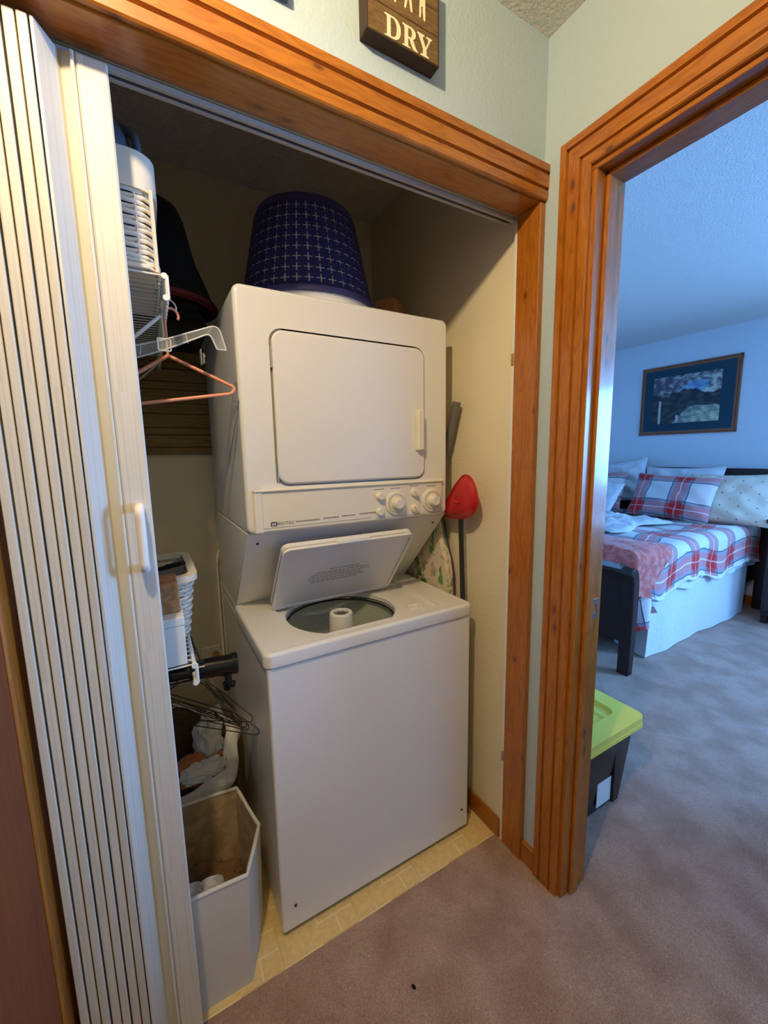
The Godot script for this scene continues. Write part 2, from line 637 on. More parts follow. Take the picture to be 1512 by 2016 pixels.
# ---------------------------------------------------------------- the scene
func _ready() -> void:
	rng.seed = 7
	view_and_light()
	make_materials()
	shell()
	closet_trim()
	bedroom_doorway()
	bedroom_window()
	hall_door()
	ceiling_lamp()
	accordion_door()
	washer()
	dryer()
	shelves()
	upper_shelf_things()
	hangers()
	lower_shelf_things()
	floor_things()
	dryer_top_things()
	cleaning_tools()
	wall_signs()
	bed()
	bed_covers()
	pillows()
	bedroom_things()


func view_and_light() -> void:
	var cam := Camera3D.new()
	cam.name = "camera"
	cam.transform = Transform3D(Basis(Vector3(0.867, -0.018, 0.498), Vector3(0.086, 0.990, -0.114), Vector3(-0.490, 0.142, 0.860)).orthonormalized(), Vector3(-0.995, 1.380, 0.832))
	cam.keep_aspect = Camera3D.KEEP_HEIGHT
	cam.fov = 103.2466
	cam.near = 0.02
	add_child(cam)
	cam.make_current()
	var env := Environment.new()
	var sky := Sky.new()
	var air := ProceduralSkyMaterial.new()
	air.sky_top_color = rgb(120, 165, 235)
	air.sky_horizon_color = rgb(175, 205, 245)
	air.ground_bottom_color = rgb(70, 84, 104)
	air.ground_horizon_color = rgb(120, 140, 165)
	sky.sky_material = air
	env.background_mode = Environment.BG_SKY
	env.sky = sky
	env.background_energy_multiplier = 1.0
	env.tonemap_mode = Environment.TONE_MAPPER_LINEAR
	env.tonemap_exposure = 1.0
	env.sdfgi_enabled = true
	env.ssao_enabled = true
	env.ssil_enabled = true
	var we := WorldEnvironment.new()
	we.name = "environment"
	we.environment = env
	add_child(we)
	# daylight that comes in through the bedroom window, which is out of frame to the right
	var day := AreaLight3D.new()
	day.name = "window_daylight"
	day.area_size = Vector2(1.18, 1.08)
	day.light_color = rgb(112, 176, 255)
	day.light_energy = 24.0
	day.shadow_enabled = true
	day.position = Vector3(3.50, 1.5, 1.85)
	day.rotation = Vector3(-0.3, PI / 2, 0)   # daylight falls in slightly downwards
	day.set("area_range", 12.0)
	add_child(day)


func shell() -> void:
	var hall: StandardMaterial3D = mats["pale blue wall paint"]
	var cream: StandardMaterial3D = mats["cream closet paint"]
	var blue: StandardMaterial3D = mats["bedroom blue paint"]
	structure("floor", boxes([[Vector3(-3.7, -0.1, -0.105), Vector3(0.06, 0, 2.0)], [Vector3(0.06, -0.1, -2.5), Vector3(3.65, 0, 3.1)]]), mats["beige cut pile carpet"], "beige cut pile carpet of hall and bedroom")
	structure("floor", boxes([[Vector3(-1.4, -0.1, -1.08), Vector3(0.0, -0.006, -0.105)]]), mats["sheet vinyl"], "pale yellow block patterned sheet vinyl of the closet floor")
	structure("ceiling", boxes([[Vector3(-3.7, 2.44, -1.08), Vector3(0.11, 2.54, 2.0)]]), mats["textured white ceiling"], "white ceiling with a rough sprayed texture")
	structure("ceiling", boxes([[Vector3(0.11, 2.44, -2.5), Vector3(3.65, 2.54, 3.1)]]), mats["lightly textured white ceiling"], "bedroom ceiling with a light sprayed texture")
	# hall
	structure("wall_front", boxes([[Vector3(-3.7, 0, -0.1), Vector3(-1.235, 2.44, 0)], [Vector3(-1.235, 2.064, -0.1), Vector3(0, 2.44, 0)]]), hall, "pale blue hall wall round the closet opening")
	structure("wall_right", boxes([[Vector3(0, 0, -1.08), Vector3(0.055, 2.44, 0.14)], [Vector3(0, 2.07, 0.14), Vector3(0.055, 2.44, 0.96)], [Vector3(0, 0, 0.96), Vector3(0.055, 2.44, 2.0)]]), hall, "pale blue hall wall round the bedroom doorway")
	structure("wall_back", boxes([[Vector3(-3.7, 0, 1.9), Vector3(0.055, 2.44, 2.0)]]), hall)
	structure("wall_left", boxes([[Vector3(-3.7, 0, 0), Vector3(-3.6, 2.44, 1.9)]]), hall)
	# closet
	structure("wall_closet_back", boxes([[Vector3(-1.4, -0.05, -1.08), Vector3(0, 2.44, -0.976)]]), cream)
	structure("wall_closet_left", boxes([[Vector3(-1.4, -0.05, -0.976), Vector3(-1.25, 2.44, -0.1)]]), cream)
	structure("wall_closet_right", boxes([[Vector3(-0.007, -0.006, -0.976), Vector3(0, 2.44, -0.085)]]), cream)
	structure("wall_closet_front", boxes([[Vector3(-1.25, 2.064, -0.108), Vector3(-0.007, 2.44, -0.1)]]), cream)
	# bedroom
	structure("wall_bedroom_left", boxes([[Vector3(0.055, 0, -2.4), Vector3(0.11, 2.44, 0.14)], [Vector3(0.055, 2.07, 0.14), Vector3(0.11, 2.44, 0.96)], [Vector3(0.055, 0, 0.96), Vector3(0.11, 2.44, 3.0)]]), blue)
	structure("wall_bedroom_far", boxes([[Vector3(3.517, 0, -2.5), Vector3(3.65, 2.44, 1.2)], [Vector3(3.517, 0, 2.5), Vector3(3.65, 2.44, 3.1)], [Vector3(3.517, 0, 1.2), Vector3(3.65, 0.9, 2.5)], [Vector3(3.517, 2.1, 1.2), Vector3(3.65, 2.44, 2.5)]]), blue, "blue bedroom wall behind the bed")
	structure("wall_bedroom_back", boxes([[Vector3(0.055, 0, -2.5), Vector3(3.517, 2.44, -2.4)]]), blue)
	structure("wall_bedroom_front", boxes([[Vector3(0.055, 0, 3.0), Vector3(3.517, 2.44, 3.1)]]), blue)
	# skirtings of varnished pine
	structure("baseboard_right", boxes([[Vector3(-0.014, 0, 0.008), Vector3(0, 0.076, 0.058)]], 0.003, 2), mats["varnished pine"], "short pine skirting between the closet jamb and the door casing")
	structure("baseboard_closet", boxes([[Vector3(-0.019, -0.006, -0.97), Vector3(-0.007, 0.07, -0.09)]], 0.003, 2), mats["varnished pine"], "pine skirting along the right wall inside the closet")
	structure("baseboard_bedroom", boxes([[Vector3(3.503, 0, -2.4), Vector3(3.517, 0.08, 3.0)]], 0.003, 2), mats["varnished pine"])


# casing with three flat bands and two grooves; runs from a to b, «u» points away from the opening and «w» off the wall
func casing(a: Vector3, b: Vector3, u: Vector3, w: Vector3, mit_a := 0.0, mit_b := 0.0, k := 1.0) -> M:
	var m := M.new()
	var d := (b - a).normalized()
	m.off = Vector2(rng.randf() * 3, rng.randf() * 3)
	m.axis = 0 if absf(d.x) > 0.5 else 1 if absf(d.y) > 0.5 else 2
	var pr := [Vector2(0, 0), Vector2(0, 0.012), Vector2(0.003, 0.015), Vector2(0.021, 0.016), Vector2(0.0235, 0.0095), Vector2(0.0265, 0.0095), Vector2(0.029, 0.0165), Vector2(0.058, 0.0175), Vector2(0.0605, 0.0105), Vector2(0.0635, 0.0105), Vector2(0.066, 0.018), Vector2(0.083, 0.018), Vector2(0.086, 0.015), Vector2(0.086, 0)]
	var A := []
	var B := []
	for q in pr:
		A.append(a + u * q.x * k + w * q.y - d * q.x * k * mit_a)
		B.append(b + u * q.x * k + w * q.y + d * q.x * k * mit_b)
	var flip := u.cross(w).dot(d) > 0.0
	for i in pr.size():
		var j := (i + 1) % pr.size()
		if flip:
			m.quad(A[i], B[i], B[j], A[j])
		else:
			m.quad(A[j], B[j], B[i], A[i])
	for e in [A, B]:
		for i in range(1, pr.size() - 1):
			if (e == A) == flip:
				m.tri(e[0], e[i], e[i + 1])
			else:
				m.tri(e[0], e[i + 1], e[i])
	return m


func closet_trim() -> void:
	var pine: StandardMaterial3D = mats["varnished pine"]
	var X := Vector3.RIGHT
	var Y := Vector3.UP
	var Z := Vector3.BACK
	structure("trim_1", casing(Vector3(-1.215, 2.05, 0), Vector3(0, 2.05, 0), Y, Z, 1.0, 0.0, 1.03), pine, "banded pine casing across the top of the closet opening")
	structure("trim_2", casing(Vector3(-1.215, 0, 0), Vector3(-1.215, 2.05, 0), -X, Z, 0.0, 1.0, 1.03), pine, "banded pine casing at the left of the closet opening")
	structure("trim_3", boxes([[Vector3(-1.235, 2.046, -0.073), Vector3(0, 2.064, 0.002)]], 0.001, 0), pine, "pine head jamb over the closet opening")
	structure("trim_4", boxes([[Vector3(-0.02, 0, -0.073), Vector3(0, 2.046, 0.008)]], 0.0015, 1), pine, "flat pine jamb board on the right wall at the closet opening")
	structure("trim_5", boxes([[Vector3(-1.235, 0, -0.1), Vector3(-1.215, 2.046, 0.002)]], 0.0015, 1), pine, "pine jamb at the left of the closet opening")
	var strip := structure("trim_6", boxes([[Vector3(-0.018, 0.0, -0.085), Vector3(-0.004, 2.03, -0.0735)]], 0.002), mats["white trim paint"], "thin white latch strip behind the right closet jamb")
	for y in [1.655, 0.335]:
		var m := M.new()
		m.box(Vector3(-0.0205, y - 0.018, -0.084), Vector3(-0.0165, y + 0.018, -0.075), 0.001)
		part(strip, "latch_plate", m, mats["brass"] if y > 1.0 else mats["steel"])
	# track: a white channel with its lips turned in
	var t := M.new()
	for q in [[2.037, 2.046, -0.106, -0.1035], [2.037, 2.046, -0.0815, -0.079], [2.0435, 2.046, -0.106, -0.079], [2.035, 2.0375, -0.106, -0.097], [2.035, 2.0375, -0.088, -0.079]]:
		t.box(Vector3(-1.21, q[0], q[2]), Vector3(-0.02, q[1], q[3]), 0.0008)
	structure("trim_7", t, mats["track metal"], "white metal track behind the head of the closet opening")


func bedroom_doorway() -> void:
	var pine: StandardMaterial3D = mats["varnished pine"]
	var z0 := 0.158
	var z1 := 0.942
	var h := 2.05
	for s in [-1.0, 1.0]:
		var x := 0.0 if s < 0.0 else 0.11
		var w := Vector3(s, 0, 0)
		var r := -0.012   # the casing stands back from the jamb edge
		structure("trim_8", casing(Vector3(x, 0, z0 + r), Vector3(x, h - r, z0 + r), Vector3.FORWARD, w, 0.0, 1.0), pine, "banded pine casing upright beside the bedroom doorway" if s < 0 else "")
		structure("trim_9", casing(Vector3(x, 0, z1 - r), Vector3(x, h - r, z1 - r), Vector3.BACK, w, 0.0, 1.0), pine)
		structure("trim_10", casing(Vector3(x, h - r, z0 + r), Vector3(x, h - r, z1 - r), Vector3.UP, w, 1.0, 1.0), pine, "banded pine casing over the bedroom doorway" if s < 0 else "")
	var d := structure("door_2", boxes([[Vector3(-0.003, 0, 0.139), Vector3(0.113, h, z0)], [Vector3(-0.003, 0, z1), Vector3(0.113, h, 0.961)]], 0.0015, 1), pine, "pine jambs of the bedroom doorway, the door itself swung out of sight")
	part(d, "head_jamb", boxes([[Vector3(-0.003, h, 0.139), Vector3(0.113, h + 0.019, 0.961)]], 0.0015, 2), pine)
	part(d, "door_stop", boxes([[Vector3(0.03, 0, z0), Vector3(0.066, h, z0 + 0.011)], [Vector3(0.03, 0, z1 - 0.011), Vector3(0.066, h, z1)]], 0.003, 1), pine)
	part(d, "door_stop", boxes([[Vector3(0.03, h - 0.011, z0), Vector3(0.066, h, z1)]], 0.003, 2), pine)
	var m := M.new()
	m.xf = Transform3D(Basis(), Vector3(0.087, 0.925, z0))
	m.ring_plate(rounded(-0.0145, -0.03, 0.0145, 0.03, 0.005), rounded(-0.007, -0.012, 0.007, 0.012, 0.002), 0.0, 0.0015)
	part(d, "strike_plate", m, mats["steel"], "steel strike plate")


func hall_door() -> void:
	# a brown door that stands open at right angles to the closet wall, just left of the folded accordion door
	var d := structure("door_3", boxes([[Vector3(-1.252, 0.012, 0.022), Vector3(-1.217, 2.03, 0.80)]], 0.002, 1), mats["brown door"], "brown wooden door standing open at the left edge of the picture")
	var m := M.new()
	m.xf = Transform3D(Basis(Vector3(0, 0, 1), Vector3(-1, 0, 0), Vector3(0, -1, 0)), Vector3(-1.252, 0.98, 0.735))
	m.lathe([Vector2(0.03, 0), Vector2(0.03, 0.006), Vector2(0.01, 0.01), Vector2(0.01, 0.035), Vector2(0.026, 0.045), Vector2(0.026, 0.06), Vector2(0, 0.066)], 24)
	part(d, "door_knob", m, mats["brass"])


func bedroom_window() -> void:
	var w := structure("window_1", boxes([[Vector3(3.507, 0.9, 1.2), Vector3(3.60, 2.1, 1.26)], [Vector3(3.507, 0.9, 2.44), Vector3(3.60, 2.1, 2.5)], [Vector3(3.507, 0.9, 1.26), Vector3(3.60, 0.96, 2.44)], [Vector3(3.507, 2.04, 1.26), Vector3(3.60, 2.1, 2.44)], [Vector3(3.55, 0.96, 1.83), Vector3(3.59, 2.04, 1.87)]], 0.004), mats["white trim paint"], "bedroom window that lights the bed from outside the picture")
	for z in [[1.26, 1.83], [1.87, 2.44]]:
		var g := M.new()
		g.box(Vector3(3.566, 0.96, z[0]), Vector3(3.570, 2.04, z[1]))
		part(w, "pane", g, mats["window glass"])


func ceiling_lamp() -> void:
	# a flush bowl lamp on the hall ceiling over the photographer's head, out of frame
	var at := Vector3(-1.16, 2.44, 0.6)
	var t := thing("ceiling_lamp", "round glass bowl lamp on the hall ceiling above the closet opening", "lamp", at)
	var m := M.new()
	m.xf.origin = at
	m.lathe([Vector2(0, 0), Vector2(0.11, 0), Vector2(0.115, -0.012), Vector2(0.1, -0.03), Vector2(0, -0.03)], 40)
	part(t, "canopy", m, mats["brass"])
	m = M.new()
	m.xf.origin = at
	var pr := []
	for i in 13:
		var a := PI / 2 * i / 12.0
		pr.append(Vector2(0.115 * cos(a), -0.035 - 0.075 * sin(a)))
	pr.push_front(Vector2(0.108, -0.027))
	m.lathe(pr, 40)
	part(t, "glass_bowl", m, mats["lamp glass"])
	var l := OmniLight3D.new()
	l.name = "bulb_light"
	l.position = Vector3(0, -0.075, 0)
	l.light_color = rgb(255, 228, 178)
	l.light_energy = 1.2
	l.light_size = 0.03
	l.omni_range = 9.0
	l.omni_attenuation = 2.0
	l.shadow_enabled = true
	t.add_child(l)


func accordion_door() -> void:
	var grain: StandardMaterial3D = mats["wood grained vinyl"]
	var hinge: StandardMaterial3D = mats["smooth vinyl hinge"]
	var t := thing("door_1", "white wood-grained accordion door folded to the left of the closet", "folding door", Vector3(-1.1, 0, -0.07))
	t.set_meta("kind", "structure")
	var x := -1.2055
	for i in 7:
		var m := M.new()
		var w := 0.0142 if i % 2 else 0.0132
		var o := PackedVector2Array([Vector2(0, 0.0016), Vector2(0.0008, 0.0004), Vector2(0.002, 0), Vector2(w - 0.002, 0), Vector2(w - 0.0008, 0.0004), Vector2(w, 0.0016)])   # plan of one folded panel
		o.append(Vector2(w, 0.094))
		o.append(Vector2(0, 0.094))
		m.xf = Transform3D(Basis(Vector3(1, 0, 0), Vector3(0, 0, -1), Vector3(0, 1, 0)), Vector3(x, 0.012, -0.026 - 0.0015 * (i % 2)))
		m.prism(o, 0.0, 2.019)
		part(t, "panel", m, grain, "", 30.0)
		x += 0.0162
	# the last fold, half drawn out
	var m := M.new()
	var o := PackedVector2Array([Vector2(-1.0925, 0.0265), Vector2(-1.0885, 0.0265), Vector2(-1.0625, 0.077), Vector2(-1.0665, 0.080)])
	m.xf = Transform3D(Basis(Vector3(1, 0, 0), Vector3(0, 0, -1), Vector3(0, 1, 0)), Vector3(0, 0.012, 0))
	m.prism(o, 0.0, 2.019)
	part(t, "panel", m, grain, "half opened panel beside the lead post")
	m = M.new()
	m.xf = Transform3D(Basis(Vector3(1, 0, 0), Vector3(0, 0, -1), Vector3(0, 1, 0)), Vector3(0, 0.012, 0))
	m.prism(PackedVector2Array([Vector2(-1.0665, 0.0735), Vector2(-1.0635, 0.0715), Vector2(-1.0485, 0.0655), Vector2(-1.0485, 0.0695), Vector2(-1.0625, 0.080)]), 0.0, 2.019)
	part(t, "hinge_strip", m, hinge, "", 50.0)
	m = M.new()
	m.box(Vector3(-1.0505, 0.012, -0.1), Vector3(-1.0445, 2.031, -0.0575), 0.002)
	m.box(Vector3(-1.0435, 0.012, -0.098), Vector3(-0.999, 2.031, -0.06), 0.003)
	m.box(Vector3(-1.046, 0.013, -0.096), Vector3(-1.04, 2.029, -0.064), 0.0)
	var post := part(t, "lead_post", m, grain, "flat lead post that carries the pull handle")
	m = M.new()
	m.tube(bent([Vector3(-1.019, 1.172, -0.06), Vector3(-1.019, 1.172, -0.031), Vector3(-1.019, 1.288, -0.031), Vector3(-1.019, 1.288, -0.06)], 0.014), 0.0085, 12)
	part(post, "handle", m, mats["white plastic"], "white pull handle")


# ---------------------------------------------------------------- laundry machines
func washer() -> void:
	var e: StandardMaterial3D = mats["white enamel"]
	var L := -0.777
	var R := -0.082
	var F := -0.18
	var B := -0.93
	var t := thing("washing_machine", "white top loading washer with its lid open under the dryer", "washer", Vector3((L + R) / 2, 0, -0.5))
	var m := M.new()
	var turn := Basis(Vector3(1, 0, 0), Vector3(0, 0, -1), Vector3(0, 1, 0))
	m.xf = Transform3D(turn, Vector3.ZERO)
	m.ring_plate(rounded(L, -F, R, -B, 0.007, 3), rounded(L + 0.008, -F + 0.008, R - 0.008, -B - 0.008, 0.004, 3), 0.014, 0.826)
	m.prism(rounded(L + 0.004, -F + 0.004, R - 0.004, -B - 0.004, 0.004, 3), 0.03, 0.05)
	part(t, "cabinet", m, e)
	for x in [L + 0.05, R - 0.05]:
		for z in [F - 0.06, B + 0.06]:
			m = M.new()
			m.xf.origin = Vector3(x, -0.006, z)
			m.lathe([Vector2(0, 0), Vector2(0.02, 0), Vector2(0.02, 0.008), Vector2(0.008, 0.01), Vector2(0.008, 0.022)], 16)
			part(t, "foot", m, mats["black plastic"])
	# top: a rounded slab with a recessed well and the round mouth of the tub
	var C := Vector2(-0.472, 0.392)   # (x, -z)
	var well := rounded(-0.672, 0.222, -0.172, 0.588, 0.03, 5)
	m = M.new()
	m.xf = Transform3D(turn, Vector3.ZERO)
	var prev := PackedVector2Array()
	var was := 0.0
	for q in [[0.003, 0.829], [0.0, 0.833], [0.0, 0.861], [0.002, 0.8665], [0.0065, 0.8695], [0.013, 0.870], [0.019, 0.8695], [0.0225, 0.868]]:
		var o2 := rounded(L - 0.007 + q[0], -F - 0.007 + q[0], R + 0.007 - q[0], 0.608 - q[0], 0.024 - q[0] * 0.9, 5)
		if prev.size():
			for i in o2.size():
				var j := (i + 1) % o2.size()
				m.quad(Vector3(prev[i].x, prev[i].y, was), Vector3(prev[j].x, prev[j].y, was), Vector3(o2[j].x, o2[j].y, q[1]), Vector3(o2[i].x, o2[i].y, q[1]))
		prev = o2
		was = q[1]
	m.ring_plate(prev, well, 0.852, 0.868)
	m.ring_plate(rounded(L - 0.004, -F - 0.004, R + 0.004, 0.605, 0.02, 5), rounded(L + 0.03, -F + 0.03, R - 0.03, 0.59, 0.02, 5), 0.829, 0.832)
	m.xf = Transform3D()
	m.box(Vector3(L, 0.83, -0.93), Vector3(R, 0.868, -0.602), 0.004)
	var top := part(t, "top_panel", m, e, "", 40.0)
	# floor of the well with the mouth
	m = M.new()
	m.xf = Transform3D(turn, Vector3(0, 0.857, 0))
	var n := well.size()
	var mouth := PackedVector2Array()
	for i in n:
		var a := (well[i] - Vector2(-0.42, 0.365)).angle()
		mouth.append(C + Vector2(cos(a), sin(a)) * 0.192)
	var fine_o := PackedVector2Array()
	var fine_h := PackedVector2Array()
	for k in 96:
		var a := TAU * k / 96.0
		fine_h.append(C + Vector2(cos(a), sin(a)) * 0.187)
		var dir := Vector2(cos(a), sin(a))
		var far := 10.0
		for i in n:
			var hit = Geometry2D.segment_intersects_segment(C, C + dir * 2.0, well[i], well[(i + 1) % n])
			if hit != null:
				far = minf(far, C.distance_to(hit))
		fine_o.append(C + dir * maxf(far if far < 9.0 else 0.19, 0.1875))
	m.ring_plate(fine_o, fine_h, -0.006, 0.0)
	m.xf = Transform3D(Basis(), Vector3(C.x, 0.0, -C.y))
	m.lathe([Vector2(0.187, 0.857), Vector2(0.183, 0.853), Vector2(0.183, 0.838), Vector2(0.187, 0.836)], 64)
	part(top, "lid_well", m, e)
	m = M.new()   # finger notch at the front of the well
	m.xf = Transform3D(turn, Vector3(0, 0.8555, 0))
	var notch := PackedVector2Array()
	for k in 13:
		var a := PI + PI * k / 12.0
		notch.append(Vector2(-0.512 + 0.055 * cos(a), 0.2235 + 0.016 * sin(a)))
	m.prism(notch, 0.0, 0.0135, 0.003)
	part(top, "finger_notch", m, e)
	m = M.new()
	m.xf = Transform3D(turn, Vector3(0, 0.858, 0))
	m.ring_plate(rounded(-0.275, 0.262, -0.215, 0.30, 0.012), rounded(-0.266, 0.27, -0.232, 0.292, 0.008), -0.01, 0.004)
	m.prism(rounded(-0.268, 0.268, -0.228, 0.294, 0.008), -0.03, -0.026)
	part(top, "bleach_cup", m, mats["white plastic"])
	# tub: outer ring, basket with a ribbed wall, agitator
	m = M.new()
	m.xf = Transform3D(Basis(), Vector3(C.x, 0.0, -C.y))
	m.lathe([Vector2(0.203, 0.50), Vector2(0.203, 0.80), Vector2(0.2, 0.829), Vector2(0.186, 0.832), Vector2(0.184, 0.829), Vector2(0.188, 0.822), Vector2(0.194, 0.81), Vector2(0.196, 0.79), Vector2(0.191, 0.76), Vector2(0.196, 0.735), Vector2(0.191, 0.71), Vector2(0.196, 0.68), Vector2(0.194, 0.62), Vector2(0.18, 0.56), Vector2(0.12, 0.535), Vector2(0, 0.53)], 64)
	part(t, "tub", m, mats["tub enamel"], "grey enamel tub with ridged walls", 50.0)
	m = M.new()
	m.xf = Transform3D(Basis(), Vector3(C.x, 0.0, -C.y))
	m.lathe([Vector2(0.181, 0.824), Vector2(0.187, 0.822), Vector2(0.187, 0.829), Vector2(0.181, 0.832), Vector2(0.179, 0.828), Vector2(0.181, 0.824)], 64)
	part(t, "tub_ring", m, mats["black plastic"], "black sealing ring")
	m = M.new()
	m.xf = Transform3D(Basis(), Vector3(C.x, 0.0, -C.y))
	m.lathe([Vector2(0.15, 0.52), Vector2(0.14, 0.55), Vector2(0.07, 0.60), Vector2(0.048, 0.66), Vector2(0.042, 0.76), Vector2(0.040, 0.845), Vector2(0.037, 0.849), Vector2(0.026, 0.849), Vector2(0.024, 0.84), Vector2(0.022, 0.80), Vector2(0.0, 0.80)], 40)
	for k in 4:
		var a := TAU * k / 4.0 + 0.4
		m.xf = Transform3D(Basis(Vector3.UP, -a), Vector3(C.x, 0.0, -C.y))
		m.box(Vector3(0.035, 0.54, -0.006), Vector3(0.11, 0.62, 0.006), 0.004)
	var ag := part(t, "agitator", m, mats["white plastic"], "white agitator post")
	m = M.new()
	m.xf = Transform3D(Basis(), Vector3(C.x, 0.0, -C.y))
	m.lathe([Vector2(0.0155, 0.838), Vector2(0.0195, 0.838), Vector2(0.0195, 0.845), Vector2(0.0155, 0.845), Vector2(0.0155, 0.838)], 32)
	for k in 8:
		var a := TAU * k / 8.0
		m.xf = Transform3D(Basis(Vector3.UP, -a), Vector3(C.x, 0.0, -C.y))
		m.box(Vector3(0.019, 0.838, -0.0015), Vector3(0.025, 0.845, 0.0015))
	m.xf = Transform3D(Basis(), Vector3(C.x, 0.0, -C.y))
	m.lathe([Vector2(0.0, 0.828), Vector2(0.022, 0.828), Vector2(0.022, 0.826), Vector2(0, 0.826)], 24)
	part(ag, "dispenser_ring", m, mats["grey print"])
	# open lid, leaning forward over the riser; its underside faces the room
	var low := Vector3(-0.458, 0.874, -0.495)
	var up := Vector3(0.0, 0.248, 0.195).normalized()
	var x := Vector3.RIGHT
	var nrm := x.cross(up)   # towards the room and down
	m = M.new()
	m.xf = Transform3D(Basis(x, up, nrm), low)
	m.prism(rounded(-0.226, 0.0, 0.226, 0.31, 0.022), -0.014, 0.008, 0.004)
	m.ring_plate(rounded(-0.226, 0.0, 0.226, 0.31, 0.022), rounded(-0.216, 0.010, 0.216, 0.30, 0.016), 0.0, 0.013)
	m.box(Vector3(-0.06, 0.302, -0.01), Vector3(0.06, 0.316, 0.012), 0.005)
	var lid := part(t, "lid", m, e, "open lid with a printed underside", 30.0)
	m = M.new()
	m.xf = m.xf * Transform3D(Basis(x, up, nrm), low)
	var rows := [[-0.055, 0.055, 0.178], [-0.10, 0.095, 0.165], [-0.115, 0.10, 0.153], [-0.12, 0.075, 0.141], [-0.118, 0.085, 0.129], [-0.112, 0.06, 0.117]]
	for r in rows:
		var q: float = r[0]
		while q < r[1] - 0.004:
			var w := rng.randf_range(0.006, 0.018)
			m.box(Vector3(q, r[2], 0.0079), Vector3(minf(q + w, r[1]), r[2] + 0.0042, 0.0083))
			q += w + 0.003
	part(lid, "printed_instructions", m, mats["faint print"])
	m = M.new()
	m.xf = Transform3D(Basis(x, up, nrm), low)
	m.tube([Vector3(0.214, -0.004, 0.004), Vector3(0.222, 0.03, 0.004), Vector3(0.234, 0.09, -0.012)], 0.0065, 8)
	part(lid, "hinge", m, mats["black plastic"], "black spring hinge")
	m = M.new()
	m.xf = Transform3D(Basis(x, up, nrm), low)
	m.tube([Vector3(-0.214, -0.004, 0.004), Vector3(-0.224, 0.02, -0.006)], 0.004, 8)
	part(lid, "hinge", m, mats["black plastic"], "black spring hinge")
	m = M.new()
	m.tube(bent([Vector3(L - 0.012, 0.2, -0.92), Vector3(L - 0.014, 0.62, -0.925), Vector3(L - 0.012, 0.98, -0.93), Vector3(L + 0.02, 1.02, -0.94)], 0.05), 0.0035, 8)
	part(t, "power_cord", m, mats["white plastic"], "white power cord")
	# riser: the sloping panel and its cheeks that carry the dryer
	m = M.new()
	var side := PackedVector2Array([Vector2(-0.32, 1.166), Vector2(-0.597, 0.868), Vector2(-0.925, 0.868), Vector2(-0.925, 1.166)])
	m.xf = Transform3D(Basis(Vector3(0, 0, 1), Vector3(0, 1, 0), Vector3(-1, 0, 0)), Vector3(R, 0, 0))
	m.prism(side, 0.0, R - L, 0.002)
	var rs := part(t, "riser", m, e, "sloping panel between washer and dryer")
	var sl := Vector3(0, 0.298, 0.277).normalized()
	for sx in [L + 0.034, R - 0.03]:
		m = M.new()
		var pt := Vector3(sx, 1.128, -0.3553) + x.cross(sl) * 0.0
		m.xf = Transform3D(Basis(x, x.cross(sl) * -1.0, sl), pt)
		m.xf = Transform3D(Basis(x, x.cross(sl), -sl).orthonormalized(), pt)
		m.lathe([Vector2(0, 0.003), Vector2(0.004, 0.002), Vector2(0.0045, 0)], 14)
		part(rs, "screw", m, mats["dark print"])
	for q in [Vector2(L + 0.04, 0.085), Vector2(R - 0.03, 0.085)]:
		m = M.new()
		m.xf = Transform3D(Basis(Vector3(1, 0, 0), Vector3(0, 0, 1), Vector3(0, -1, 0)), Vector3(q.x, q.y, F))
		m.lathe([Vector2(0, 0.003), Vector2(0.004, 0.002), Vector2(0.005, -0.001)], 14)
		part(t, "screw", m, mats["dark print"])


func knob_at(parent: Node3D, called: String, x: float, y: float, z: float, r: float, h: float, mt: Material) -> MeshInstance3D:
	var m := M.new()
	m.xf = Transform3D(Basis(Vector3(1, 0, 0), Vector3(0, 0, 1), Vector3(0, -1, 0)), Vector3(x, y, z))
	m.lathe([Vector2(r * 1.1, 0), Vector2(r * 1.05, h * 0.3), Vector2(r * 0.92, h * 0.9), Vector2(r * 0.8, h), Vector2(0, h)], 28)
	return part(parent, called, m, mt)


